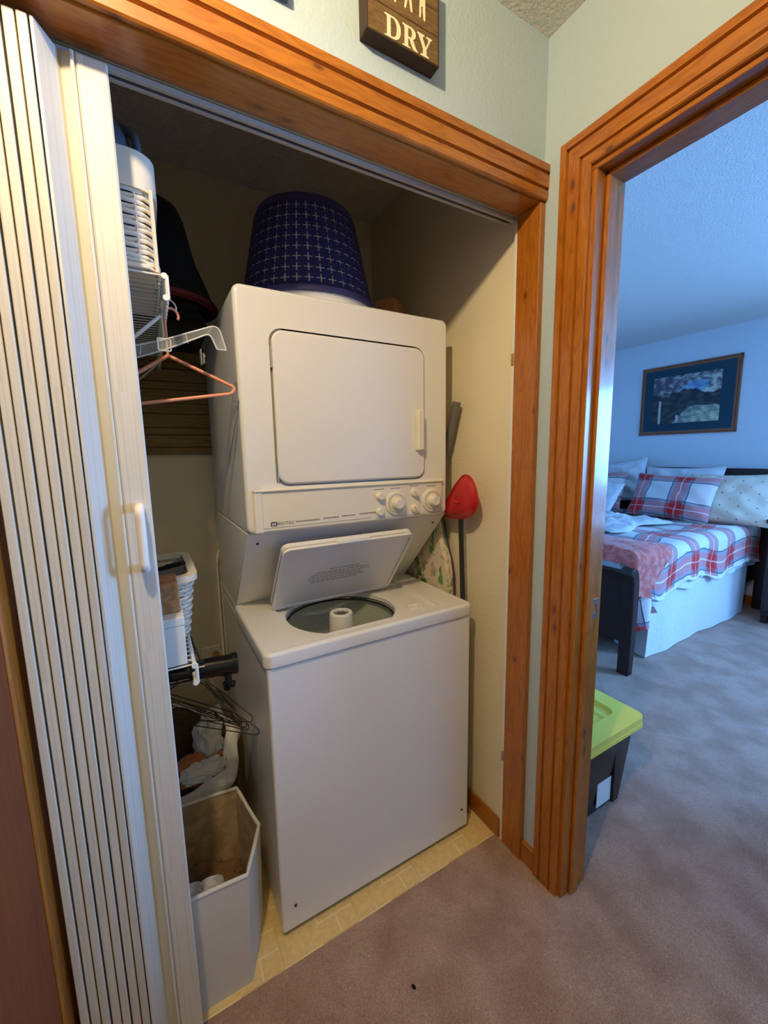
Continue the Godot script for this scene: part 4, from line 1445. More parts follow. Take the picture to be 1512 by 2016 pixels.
func floor_things() -> void:
	# collapsible cloth hamper
	var y0 := -0.006
	var H := 0.325
	var P := [Vector2(-1.215, -0.125), Vector2(-0.868, -0.122), Vector2(-0.805, -0.27), Vector2(-0.84, -0.425), Vector2(-1.2, -0.445), Vector2(-1.235, -0.28)]
	var loop := []
	for i in 6:
		for k in 8:
			loop.append(P[i].lerp(P[(i + 1) % 6], k / 8.0))
	var mid := Vector2(-1.02, -0.28)
	var wall := func(u: float, v: float, inset: float) -> Vector3:
		var f := u * 48.0
		var i := int(floor(f)) % 48
		var q: Vector2 = loop[i].lerp(loop[(i + 1) % 48], f - floor(f))
		var s := 0.955 + 0.045 * v + 0.012 * sin(v * 3.1) * sin(u * 19.0)
		q = mid + (q - mid) * s
		q -= (q - mid).normalized() * inset
		return Vector3(q.x, y0 + v * (H + 0.012 * sin(u * TAU * 2.0 + 0.6)) + inset * 0.2, q.y)
	var t := thing("laundry_hamper", "off white cloth hamper with an open top on the closet floor", "hamper", Vector3(-1.02, y0, -0.28))
	var m := M.new()
	m.grid(48, 10, func(u: float, v: float) -> Vector3: return wall.call(u, v, 0.0))
	m.grid(48, 1, func(u: float, v: float) -> Vector3:
		var a: Vector3 = wall.call(u, 0.0, 0.0)
		return a.lerp(Vector3(mid.x, y0 + 0.002, mid.y), v), null, true)
	part(t, "shell", m, mats["linen"], "off white cloth sides", 32.0)
	m = M.new()
	m.grid(48, 8, func(u: float, v: float) -> Vector3: return wall.call(u, v, 0.006), null, true)
	m.grid(48, 1, func(u: float, v: float) -> Vector3:
		var a: Vector3 = wall.call(u, 0.02, 0.006)
		return a.lerp(Vector3(mid.x, y0 + 0.012, mid.y), v))
	part(t, "lining", m, mats["tan lining"], "tan inner lining", 32.0)
	m = M.new()
	var rim := []
	for i in 48:
		rim.append(wall.call(i / 48.0, 1.0, 0.003))
	m.tube(rim, 0.0055, 8, true)
	part(t, "welt", m, mats["linen"], "sewn rim", 60.0)
	var lump := func(c: Vector3, r: Vector3, s: float, amp: float) -> M:
		var g := M.new()
		var nz := noise(3.0, 3, int(s * 10))
		g.grid(30, 16, func(u: float, v: float) -> Vector3:
			var a := TAU * u
			var b := PI * (v - 0.5)
			var d := Vector3(cos(a) * cos(b), sin(b), sin(a) * cos(b))
			var k := 1.0 + amp * nz.get_noise_3d(d.x * 0.6, d.y * 0.6, d.z * 0.6) * 2.0 + amp * 0.5 * sin(a * 5.0 + b * 7.0)
			return c + d * r * k, null, true)
		return g
	single("white_garment", lump.call(Vector3(-0.975, 0.13, -0.21), Vector3(0.085, 0.13, 0.06), 1.0, 0.14), mats["white cloth"], "crumpled white garment lying in the front of the hamper", "clothing", Vector3(-0.975, 0.01, -0.21), "", 60.0)
	single("brown_garment", lump.call(Vector3(-0.975, 0.09, -0.33), Vector3(0.12, 0.08, 0.075), 3.0, 0.2), mats["brown cloth"], "brown garment bunched at the bottom of the hamper", "clothing", Vector3(-0.975, 0.01, -0.33), "", 60.0)
	# slouching cloth bag behind the hamper
	var c := Vector3(-1.01, 0, -0.635)
	var nz := noise(1.2, 3, 33)
	var bagw := func(u: float, v: float, inset: float) -> Vector3:
		var a := TAU * u
		var rx := (0.18 + 0.012 * sin(v * PI)) - inset
		var rz := (0.15 + 0.014 * sin(v * PI)) - inset
		var e := 0.6
		var q := Vector3(signf(cos(a)) * pow(absf(cos(a)), e) * rx, 0, signf(sin(a)) * pow(absf(sin(a)), e) * rz)
		var hh := 0.385 + 0.02 * cos(a) - 0.05 * sin(a) + 0.026 * sin(a * 3.0 + 1.0) + 0.012 * sin(a * 7.0)
		var wob := 1.0 + 0.1 * nz.get_noise_3d(cos(a) * 0.9, v * 1.6, sin(a) * 0.9) * v
		return c + q * wob + Vector3(0, y0 + 0.003 + v * hh, 0)
	t = thing("cloth_bag", "slouching white and orange cloth bag behind the hamper", "bag", Vector3(c.x, y0, c.z))
	m = M.new()
	m.grid(48, 14, func(u: float, v: float) -> Vector3: return bagw.call(u, v, 0.0), null, true)
	part(t, "body", m, mats["brown cloth"], "brown cloth body", 60.0)
	m = M.new()
	m.grid(48, 12, func(u: float, v: float) -> Vector3: return bagw.call(u, 0.15 + 0.85 * v, 0.012))
	part(t, "lining", m, mats["brown cloth"], "", 60.0)
	var cuff := func(u: float, v: float) -> Vector3:
		var p: Vector3 = bagw.call(u, 1.0 - 0.22 * v, -0.006 - 0.016 * sin(PI * v) - 0.006 * sin(u * 44.0 + v * 5.0))
		return p + Vector3(0, 0.01 * sin(u * 37.0) * (1.0 - v), 0)
	m = M.new()
	m.grid(90, 10, func(u: float, v: float) -> Vector3: return cuff.call(u, v * 0.66))
	m.grid(90, 2, func(u: float, v: float) -> Vector3:
		var p: Vector3 = cuff.call(u, 0.0)
		var q: Vector3 = bagw.call(u, 1.0, 0.012)
		return p.lerp(q, v) + Vector3(0, 0.008 * sin(PI * v), 0), null, true)
	part(t, "turned_cuff", m, mats["white cloth"], "white turned down cuff", 60.0)
	m = M.new()
	m.grid(90, 4, func(u: float, v: float) -> Vector3: return cuff.call(u, 0.66 + v * 0.34))
	part(t, "cuff_border", m, mats["orange cloth"], "orange border of the cuff", 60.0)
	for q in [[Vector3(-0.945, 0.345, -0.555), Vector3(0.085, 0.045, 0.05), "orange cloth", 5.0], [Vector3(-0.90, 0.40, -0.60), Vector3(0.045, 0.085, 0.06), "white cloth", 7.0], [Vector3(-0.93, 0.36, -0.515), Vector3(0.07, 0.03, 0.035), "white cloth", 9.0]]:
		part(t, "fold", lump.call(q[0], q[1], q[3], 0.22), mats[q[2]], "crumpled fold in the mouth", 60.0)
	# small dark crumb of fluff on the carpet
	m = M.new()
	m.xf = Transform3D(Basis(Vector3.UP, 0.4), Vector3(-0.515, 0.0, 0.102))
	m.lathe([Vector2(0, 0), Vector2(0.004, 0.001), Vector2(0.0045, 0.003), Vector2(0.002, 0.006), Vector2(0, 0.006)], 10, 1.0, 1.6)
	single("lint_crumb", m, mats["black felt"], "tiny dark crumb lying on the hall carpet before the washer", "crumb", Vector3(-0.515, 0.0, 0.102))


func dryer_top_things() -> void:
	var c := Vector3(-0.475, 0, -0.575)
	var y := 1.818
	# white basket, upside down, under the navy one
	var t := thing("white_basket", "white plastic basket upside down on the dryer, nested under the navy lattice basket", "laundry basket", Vector3(c.x, y, c.z))
	var m := M.new()
	m.xf.origin = c
	m.lathe([Vector2(0.208, y), Vector2(0.222, y + 0.001), Vector2(0.224, y + 0.012), Vector2(0.219, y + 0.03), Vector2(0.2190, y + 0.042), Vector2(0.1695, y + 0.28), Vector2(0.1583, y + 0.325), Vector2(0.15, y + 0.331), Vector2(0.0, y + 0.332), Vector2(0.0, y + 0.328), Vector2(0.15, y + 0.326), Vector2(0.155, y + 0.32), Vector2(0.21, y + 0.04), Vector2(0.208, y)], 56)
	part(t, "shell", m, mats["lattice white"])
	t = thing("lattice_basket", "navy blue lattice laundry basket upside down on top of the dryer", "laundry basket", Vector3(c.x, y, c.z))
	var r_at := func(h: float) -> float: return 0.222 - 0.062 * h - 0.012 * maxf(0.0, h - 0.8)
	var b := y + 0.04
	var tall := 0.30
	m = M.new()
	m.xf.origin = c
	m.lathe([Vector2(0.216, b - 0.002), Vector2(0.23, b), Vector2(0.231, b + 0.012), Vector2(r_at.call(0.07) + 0.003, b + 0.024), Vector2(r_at.call(0.07) - 0.006, b + 0.024), Vector2(0.216, b - 0.002)], 64)
	part(t, "rim", m, mats["navy plastic"])
	m = M.new()
	m.xf.origin = c
	m.lathe([Vector2(r_at.call(0.9) - 0.005, b + tall * 0.9), Vector2(r_at.call(0.9) + 0.002, b + tall * 0.9), Vector2(r_at.call(1.0), b + tall * 0.985), Vector2(r_at.call(1.0) - 0.012, b + tall), Vector2(0.0, b + tall + 0.003), Vector2(0.0, b + tall - 0.002), Vector2(r_at.call(1.0) - 0.014, b + tall - 0.004)], 64)
	part(t, "base", m, mats["navy plastic"])
	# lattice wall: square cells pierced by plus-shaped slots
	m = M.new()
	var cuts := [0.0, 0.1, 0.43, 0.57, 0.9, 1.0]
	var nu := 38
	var nv := 8
	for i in nu:
		for j in nv:
			for a in 5:
				for d in 5:
					if (a == 2 and d > 0 and d < 4) or (d == 2 and a > 0 and a < 4):
						continue
					var q := []
					for e in [[0, 0], [1, 0], [1, 1], [0, 1]]:
						var u: float = (i + cuts[a + e[0]]) / nu * TAU
						var v: float = 0.075 + 0.83 * (j + cuts[d + e[1]]) / nv
						q.append([u, v])
					for s in 2:
						var w := []
						for k in q:
							var r: float = r_at.call(k[1]) - (0.0015 if s else 0.0) + (0.0015 if s == 0 and a in [1, 3] and d in [1, 3] else 0.0)
							w.append(c + Vector3(cos(k[0]) * r, b + tall * k[1], sin(k[0]) * r))
						if s:
							m.quad(w[0], w[1], w[2], w[3])
						else:
							m.quad(w[3], w[2], w[1], w[0])
	part(t, "lattice", m, mats["navy plastic"], "pierced lattice wall", 20.0)
	# cardboard box in the back corner
	t = thing("carton", "small brown carton at the back right of the dryer top", "box", Vector3(-0.17, y, -0.58))
	m = M.new()
	m.xf = Transform3D(Basis(Vector3.UP, 0.72), Vector3(-0.165, y, -0.60))
	m.box(Vector3(-0.085, 0, -0.075), Vector3(0.085, 0.118, 0.075), 0.002)
	part(t, "body", m, mats["cardboard"])
	m = M.new()
	m.xf = Transform3D(Basis(Vector3.UP, 0.72), Vector3(-0.165, y, -0.60))
	m.box(Vector3(-0.084, 0.118, -0.074), Vector3(0.084, 0.121, -0.001), 0.001)
	m.box(Vector3(-0.084, 0.118, 0.001), Vector3(0.084, 0.121, 0.074), 0.001)
	part(t, "flap", m, mats["cardboard"])


func cleaning_tools() -> void:
	# long handled dustpan standing upside down against the right closet wall
	var t := thing("dustpan", "red dustpan on a long dark handle against the right closet wall", "dustpan", Vector3(-0.03, -0.006, -0.28))
	var o := []
	for q in [Vector2(-0.274, 1.300), Vector2(-0.290, 1.294), Vector2(-0.327, 1.261), Vector2(-0.356, 1.226), Vector2(-0.378, 1.196), Vector2(-0.392, 1.165), Vector2(-0.396, 1.148), Vector2(-0.388, 1.141), Vector2(-0.345, 1.139), Vector2(-0.31, 1.142), Vector2(-0.277, 1.147), Vector2(-0.25, 1.157), Vector2(-0.226, 1.175), Vector2(-0.211, 1.198), Vector2(-0.209, 1.222), Vector2(-0.218, 1.256), Vector2(-0.236, 1.285), Vector2(-0.256, 1.299)]:
		o.append(Vector2(0.832 + (q.x - 0.832) * 0.9635, 1.38 + (q.y - 1.38) * 0.9635))
	var fine := []   # rounded outline
	for k in o.size():
		for s in 4:
			fine.append(o[k].cubic_interpolate(o[(k + 1) % o.size()], o[(k + o.size() - 1) % o.size()], o[(k + 2) % o.size()], s / 4.0))
	o = fine
	var n := o.size()
	var mid := Vector2(-0.25, 1.21)
	var pan := func(u: float, v: float, d: float) -> Vector3:
		var f := u * n
		var i := int(floor(f)) % n
		var q: Vector2 = o[i].lerp(o[(i + 1) % n], f - floor(f))
		q = mid.lerp(q, v)
		var bulge := 0.022 * (1.0 - pow(v, 4.0))
		return Vector3(-0.066 - bulge - d, q.y, q.x)
	var m := M.new()
	m.grid(n, 8, func(u: float, v: float) -> Vector3: return pan.call(u, v, 0.0))
	m.grid(n, 8, func(u: float, v: float) -> Vector3: return pan.call(u, v, -0.004), null, true)
	part(t, "scoop", m, mats["red plastic"], "glossy red scoop", 60.0)
	m = M.new()
	var rim := []
	for i in n:
		rim.append(Vector3(-0.066, o[i].y, o[i].x))
	m.tube(rim, 0.0035, 8, true)
	part(t, "scoop_edge", m, mats["red plastic"])
	m = M.new()
	m.tube([Vector3(-0.06, 1.21, -0.266), Vector3(-0.058, 1.155, -0.263)], 0.011, 12)
	part(t, "socket", m, mats["red plastic"])
	m = M.new()
	m.tube([Vector3(-0.089, 1.215, -0.262), Vector3(-0.088, 1.208, -0.238)], 0.004, 8)
	part(t, "clip", m, mats["red plastic"])
	m = M.new()
	m.tube([Vector3(-0.059, 1.2, -0.264), Vector3(-0.05, 0.843, -0.257), Vector3(-0.04, -0.006, -0.235)], 0.009, 14)
	part(t, "handle", m, mats["dark pole"], "long dark handle")
	# broom
	t = thing("broom", "broom with a grey handle leaning behind the right edge of the dryer", "broom", Vector3(-0.045, -0.006, -0.8))
	m = M.new()
	m.tube([Vector3(-0.045, 0.20, -0.735), Vector3(-0.042, 1.42, -0.352)], 0.011, 14)
	m.tube([Vector3(-0.042, 1.40, -0.358), Vector3(-0.040, 1.556, -0.310)], 0.0145, 16)
	part(t, "handle", m, mats["grey pole"])
	m = M.new()
	m.box(Vector3(-0.062, 0.14, -0.86), Vector3(-0.03, 0.21, -0.63), 0.008)
	part(t, "head", m, mats["dark pole"])
	m = M.new()
	for k in 14:
		m.tube([Vector3(-0.046, 0.145, -0.85 + k * 0.0155), Vector3(-0.046, -0.004, -0.88 + k * 0.019)], 0.009, 6)
	part(t, "bristles", m, mats["tan lining"])
	# ironing board on end between washer and wall
	t = thing("ironing_board", "ironing board with a pale floral cover on end beside the washer", "ironing board", Vector3(-0.045, -0.006, -0.5))
	var b := PackedVector2Array([Vector2(-0.34, 0.02), Vector2(-0.329, 0.80), Vector2(-0.331, 0.87), Vector2(-0.334, 0.93), Vector2(-0.347, 0.985), Vector2(-0.370, 1.04), Vector2(-0.392, 1.115), Vector2(-0.415, 1.155), Vector2(-0.445, 1.187), Vector2(-0.485, 1.205), Vector2(-0.53, 1.20), Vector2(-0.575, 1.165), Vector2(-0.61, 1.09), Vector2(-0.645, 0.95), Vector2(-0.66, 0.8), Vector2(-0.66, 0.02)])
	m = M.new()
	m.xf = Transform3D(Basis(Vector3(0, 0, 1), Vector3(0, 1, 0), Vector3(-1, 0, 0)), Vector3(-0.03, 0, 0))
	m.prism(b, 0.0, 0.03, 0.008)
	part(t, "cover", m, mats["floral cotton"], "pale cover printed with green leaves")
	m = M.new()
	var edge := []
	for q in b:
		edge.append(Vector3(-0.031, q.y, q.x + 0.001))
	m.tube(edge, 0.0035, 8, true)
	part(t, "binding", m, mats["purple trim"], "dark purple binding")
	m = M.new()
	m.tube(bent([Vector3(-0.024, 0.0, -0.40), Vector3(-0.024, 0.9, -0.56)], 0.01), 0.007, 8)
	m.tube(bent([Vector3(-0.02, 0.0, -0.6), Vector3(-0.02, 0.9, -0.44)], 0.01), 0.007, 8)
	part(t, "leg", m, mats["steel"])


func wall_signs() -> void:
	# plank sign, its lower part in view
	var x0 := -0.557
	var x1 := -0.381
	var y0 := 2.203
	var t := thing("plank_sign", "dark stained plank sign with cream DRY lettering on the wall above the closet", "sign", Vector3((x0 + x1) / 2, y0, 0))
	var y := y0
	for k in 3:
		var h: float = [0.054, 0.047, 0.06][k]
		part(t, "plank", boxes([[Vector3(x0 + 0.003, y + 0.0006, 0.012), Vector3(x1 - 0.003, y + h - 0.0006, 0.031)]], 0.0012, 0), mats["stained plank"])
		y += h
	var m := M.new()
	m.box(Vector3(x0, y0 - 0.0005, 0.0), Vector3(x0 + 0.004, y, 0.0315), 0.0008)
	m.box(Vector3(x1 - 0.004, y0 - 0.0005, 0.0), Vector3(x1, y, 0.0315), 0.0008)
	m.box(Vector3(x0, y0 - 0.002, 0.0), Vector3(x1, y0 + 0.002, 0.0312), 0.0008)
	m.box(Vector3(x0, y - 0.004, 0.0), Vector3(x1, y, 0.0312), 0.0008)
	part(t, "frame_edge", m, mats["dark sign edge"])
	lettering(t, "DRY", Vector3(-0.4585, y0 + 0.0215, 0.0313), 0.039, mats["cream paint"], "Droid Serif", "lettering", 0.0009)
	for k in 3:
		var c := Vector2([-0.4985, -0.459, -0.425][k], y0 + 0.0695)
		m = M.new()
		m.xf = Transform3D(Basis(), Vector3(c.x, c.y, 0.031))
		if k < 2:
			m.prism(PackedVector2Array([Vector2(-0.0105, 0.002), Vector2(-0.0085, 0.0), Vector2(-0.0065, 0.001), Vector2(-0.001, 0.022), Vector2(0.001, 0.022), Vector2(0.0055, 0.0), Vector2(0.0080, -0.001), Vector2(0.0095, 0.001), Vector2(0.0055, 0.03), Vector2(0.0045, 0.052), Vector2(-0.0045, 0.052), Vector2(-0.006, 0.03)]), 0.0, 0.0009)
		else:
			m.prism(PackedVector2Array([Vector2(-0.0075, 0.0), Vector2(-0.004, 0.0), Vector2(-0.0025, 0.012), Vector2(-0.003, 0.02), Vector2(0.0015, 0.022), Vector2(0.0015, 0.014), Vector2(0.003, 0.001), Vector2(0.0055, -0.003), Vector2(0.0075, 0.0), Vector2(0.0075, 0.045), Vector2(-0.0055, 0.048)]), 0.0, 0.0009)
		part(t, "painted_peg", m, mats["cream paint"])
	# grey sign of which only a corner shows
	t = thing("grey_sign", "slate grey sign further left on the wall, only its lower corner in view", "sign", Vector3(-0.79, 2.205, 0))
	m = M.new()
	m.box(Vector3(-0.89, 2.199, 0.001), Vector3(-0.706, 2.40, 0.012), 0.002)
	part(t, "board", m, mats["slate grey"])
	m = M.new()
	m.xf = Transform3D(Basis(), Vector3(0, 0, 0))
	m.ring_plate(rounded(-0.892, 2.197, -0.704, 2.402, 0.003, 2), rounded(-0.882, 2.207, -0.714, 2.392, 0.003, 2), 0.001, 0.016)
	part(t, "frame", m, mats["slate grey"])


# ---------------------------------------------------------------- bedroom
const BED_NEAR := -0.5
const BED_FAR := -2.1
const BED_TOP := 0.74


func bed() -> void:
	var w: StandardMaterial3D = mats["espresso wood"]
	var t := thing("sleigh_bed", "dark wooden sleigh bed with a solid footboard in the bedroom", "bed", Vector3(2.45, 0, -1.3))
	var m := M.new()
	m.box(Vector3(3.44, 0.25, BED_FAR - 0.02), Vector3(3.48, 1.12, BED_NEAR + 0.02), 0.006)
	m.box(Vector3(3.42, 1.10, BED_FAR - 0.05), Vector3(3.505, 1.20, BED_NEAR + 0.06), 0.012)
	part(t, "headboard", m, w)
	for z in [BED_NEAR + 0.02, BED_FAR - 0.02]:
		m = M.new()
		m.box(Vector3(3.42, 0, z - 0.035), Vector3(3.5, 1.11, z + 0.035), 0.006)
		part(t, "post", m, w)
		m = M.new()   # foot leg: tapered, curling over at the top
		var pr := PackedVector2Array([Vector2(1.432, 0.0), Vector2(1.478, 0.0), Vector2(1.492, 0.2), Vector2(1.498, 0.45), Vector2(1.494, 0.58), Vector2(1.482, 0.645), Vector2(1.462, 0.675), Vector2(1.435, 0.682), Vector2(1.41, 0.668), Vector2(1.402, 0.645), Vector2(1.418, 0.625), Vector2(1.43, 0.58), Vector2(1.436, 0.4), Vector2(1.434, 0.2)])
		m.xf.origin.z = z - 0.035
		m.prism(pr, 0.0, 0.07, 0.006)
		part(t, "leg", m, w)
	m = M.new()
	var fp := PackedVector2Array([Vector2(1.445, 0.2), Vector2(1.475, 0.2), Vector2(1.48, 0.52), Vector2(1.47, 0.62), Vector2(1.45, 0.655), Vector2(1.425, 0.662), Vector2(1.41, 0.648), Vector2(1.425, 0.62), Vector2(1.445, 0.52)])
	m.xf.origin.z = BED_FAR + 0.01
	m.prism(fp, 0.0, BED_NEAR - BED_FAR - 0.02, 0.0)
	part(t, "footboard", m, w, "", 50.0)
	for z in [BED_NEAR - 0.045, BED_FAR + 0.045]:
		m = M.new()
		m.box(Vector3(1.48, 0.24, z - 0.014), Vector3(3.44, 0.36, z + 0.014), 0.004)
		part(t, "rail", m, w)
	t = thing("mattress", "mattress and box spring under the plaid quilt", "mattress", Vector3(2.45, 0.25, -1.3))
	m = M.new()
	m.box(Vector3(1.5, 0.48, BED_FAR + 0.02), Vector3(3.42, 0.715, BED_NEAR - 0.04), 0.035)
	part(t, "mattress_body", m, mats["mattress cloth"])
	m = M.new()
	m.box(Vector3(1.5, 0.365, BED_FAR + 0.03), Vector3(3.42, 0.475, BED_NEAR - 0.045), 0.02)
	part(t, "box_spring", m, mats["mattress cloth"])


# cross-section of cloth laid over the bed: s runs from the far edge, over the near edge and down
func drape(s: float, lift: float, hang: float) -> Vector2:
	var r := 0.055 + lift
	var z0 := BED_FAR + 0.04
	var z1 := BED_NEAR + 0.012 + lift - r
	var top := BED_TOP + lift
	var flat := z1 - z0
	if s < flat:
		return Vector2(z0 + s, top)
	var a := (s - flat) / r
	if a < PI / 2:
		return Vector2(z1 + r * sin(a), top - r + r * cos(a))
	return Vector2(z1 + r, top - r - (s - flat - r * PI / 2) * minf(1.0, hang))


func bed_covers() -> void:
	var wr := noise(1.6, 4, 51)
	var flat := BED_NEAR + 0.012 - 0.055 - BED_FAR - 0.04
	# plaid quilt
	var full := flat + 0.086 + 0.235
	var t := thing("plaid_quilt", "white quilt with red and grey plaid spread over the bed", "quilt", Vector3(2.4, BED_TOP, -1.3))
	var quilt := func(u: float, v: float) -> Vector3:
		var s := v * (full + 0.035 * sin(u * 13.0) + 0.025 * wr.get_noise_1d(u * 4.0))
		var q := drape(s, 0.012, 1.0)
		var x := lerpf(1.6, 3.36, u)
		var side := clampf((s - flat) / 0.1, 0.0, 1.0)
		var n := wr.get_noise_2d(x * 0.9, s * 0.9)
		q.y += 0.035 * n * (1.0 - side)
		q.x += side * (0.016 * sin(x * 15.0 + 2.0 * n) * clampf((s - flat) / 0.3, 0.0, 1.0) + 0.012 * n)
		return Vector3(x, q.y, q.x)
	var m := M.new()
	m.grid(90, 70, quilt, func(u: float, v: float) -> Vector2: return Vector2(lerpf(1.56, 3.36, u) / 0.292 - 0.27 + 0.02 * wr.get_noise_1d(v * 9.0), (v * full - full + 0.105) / 0.37 + 0.25), true)
	part(t, "cover", m, mats["plaid flannel"], "", 80.0)
	m = M.new()   # pale backing turned out along the hem
	m.grid(90, 3, func(u: float, v: float) -> Vector3:
		var p: Vector3 = quilt.call(u, 1.0)
		return p + Vector3(0, -0.012 * v - 0.01 * v * (1.0 + sin(u * 60.0)), 0.008 * sin(PI * v) - 0.004 * v), null, true)
	part(t, "hem", m, mats["mattress cloth"], "pale hem", 80.0)
	# sheet showing under the quilt
	m = M.new()
	m.grid(80, 8, func(u: float, v: float) -> Vector3:
		var x := lerpf(1.62, 3.34, u)
		var s := flat + 0.2 + v * (0.155 + 0.02 * sin(u * 21.0))
		var q := drape(s, 0.004, 1.0)
		var n := wr.get_noise_2d(x * 0.9, s * 0.9)
		return Vector3(x, q.y, q.x - 0.012 + 0.016 * sin(x * 15.0 + 2.0 * n) * clampf((s - flat) / 0.3, 0.0, 1.0) + 0.012 * n + 0.006 * sin(x * 40.0) * v), null, true)
	single("bed_sheet", m, mats["mattress cloth"], "white sheet hanging out below the plaid quilt", "sheet", Vector3(2.4, BED_TOP, -1.0), "", 80.0)
	# salmon blanket over the foot
	var bw := noise(1.3, 4, 57)
	m = M.new()
	var blanket := func(u: float, v: float) -> Vector3:
		var s := v * (flat + 0.09 + 0.23 + 0.05 * u)
		var q := drape(s, 0.03, 1.0)
		var side := clampf((s - flat) / 0.1, 0.0, 1.0)
		var x := lerpf(1.487, 1.93 + 0.1 * sin(v * 7.0) - 0.33 * side * clampf((s - flat - 0.08) / 0.24, 0.0, 1.0), u)
		var n := wr.get_noise_2d(x * 0.9, s * 0.9)
		q.y += (0.035 * n + 0.008 * bw.get_noise_2d(x * 3.0, s * 3.0)) * (1.0 - side) - 0.09 * maxf(0.0, 1.52 - x) / 0.033
		q.x += side * (0.016 * sin(x * 15.0 + 2.0 * n) * clampf((s - flat) / 0.3, 0.0, 1.0) + 0.012 * n + 0.008 * sin(x * 24.0))
		return Vector3(x, q.y, q.x)
	m.grid(36, 70, blanket, null, true)
	single("velvet_blanket", m, mats["velvet blanket"], "salmon pink velvet blanket over the foot of the bed", "blanket", Vector3(1.7, BED_TOP, -1.2), "", 80.0)
	# corner of the quilt hanging low at the foot
	m = M.new()
	m.grid(20, 30, func(u: float, v: float) -> Vector3:
		var x := lerpf(1.53, 1.76, u) + 0.05 * v * (u - 0.2)
		var y := 0.56 - v * (0.36 - 0.12 * u)
		return Vector3(x, y, BED_NEAR + 0.004 + 0.03 * sin(x * 34.0 + v * 2.0) * (0.4 + v)), func(u: float, v: float) -> Vector2: return Vector2(u * 0.9 + 0.1, v * 1.2))
	single("quilt_corner", m, mats["plaid flannel"], "corner of plaid cloth hanging low behind the foot leg", "quilt", Vector3(1.64, 0.4, BED_NEAR), "", 80.0)
	# skirt to the carpet
	m = M.new()
	m.grid(90, 14, func(u: float, v: float) -> Vector3:
		var x := lerpf(1.78, 3.25, u)
		var y := 0.43 * (1.0 - v) + 0.004
		var f := 0.007 * sin(x * 7.0) + 0.004 * sin(x * 19.0 + 1.0)
		return Vector3(x - 0.03 * v * (1.0 - u), y, BED_NEAR - 0.012 + f * (0.25 + v)))
	m.grid(12, 14, func(u: float, v: float) -> Vector3:
		var y := 0.43 * (1.0 - v) + 0.004
		return Vector3(1.78 - 0.03 * v + 0.06 * u, y, BED_NEAR - 0.012 - 0.25 * u + 0.006 * sin(u * 20.0)), null, true)
	single("bed_skirt", m, mats["skirt cloth"], "long plain white bed skirt reaching the carpet", "bed skirt", Vector3(2.5, 0.004, BED_NEAR), "", 80.0)


# a stuffed cushion in its own x (width), y (height), z (thickness)
func cushion(m: M, w: float, h: float, th: float, s: int, scale := Vector2.ONE, soft := 0.5, crease := 0.02) -> void:
	var nz := noise(2.2, 3, s)
	for side in [1.0, -1.0]:
		m.grid(28, 22, func(u: float, v: float) -> Vector3:
			var a := u * 2.0 - 1.0
			var b := v * 2.0 - 1.0
			var e := pow(maxf(0.0, (1.0 - a * a) * (1.0 - b * b)), soft)
			var pull := 1.0 - 0.06 * (1.0 - b * b) * absf(a) - 0.0
			var pull2 := 1.0 - 0.07 * (1.0 - a * a) * absf(b)
			var n := nz.get_noise_2d(a * 0.7, b * 0.7) * crease * e + crease * 0.4 * e * sin((a + b) * 9.0)
			return Vector3(a * w / 2 * pull, b * h / 2 * pull2, side * (th / 2 * e + n)), func(u: float, v: float) -> Vector2: return Vector2(u * scale.x, v * scale.y), side < 0)


func place_cushion(called: String, label: String, at: Vector3, lean: float, yaw: float, roll: float, size: Vector3, mt: Material, s: int, scale := Vector2.ONE, soft := 0.5, crease := 0.02) -> MeshInstance3D:
	var m := M.new()
	cushion(m, size.x, size.y, size.z, s, scale, soft, crease)
	var o := MeshInstance3D.new()
	o.name = called
	o.mesh = m.commit(Vector3.ZERO, 80.0)
	o.material_override = mt
	# the face looks towards the foot of the bed (-x) and leans back on the headboard
	o.transform = Transform3D(Basis(Vector3.UP, -PI / 2 + yaw) * Basis(Vector3.RIGHT, -lean) * Basis(Vector3.BACK, roll), at)
	o.set_meta("label", label)
	o.set_meta("category", "pillow" if called == "pillow" else "cushion")
	add_child(o, true)
	return o


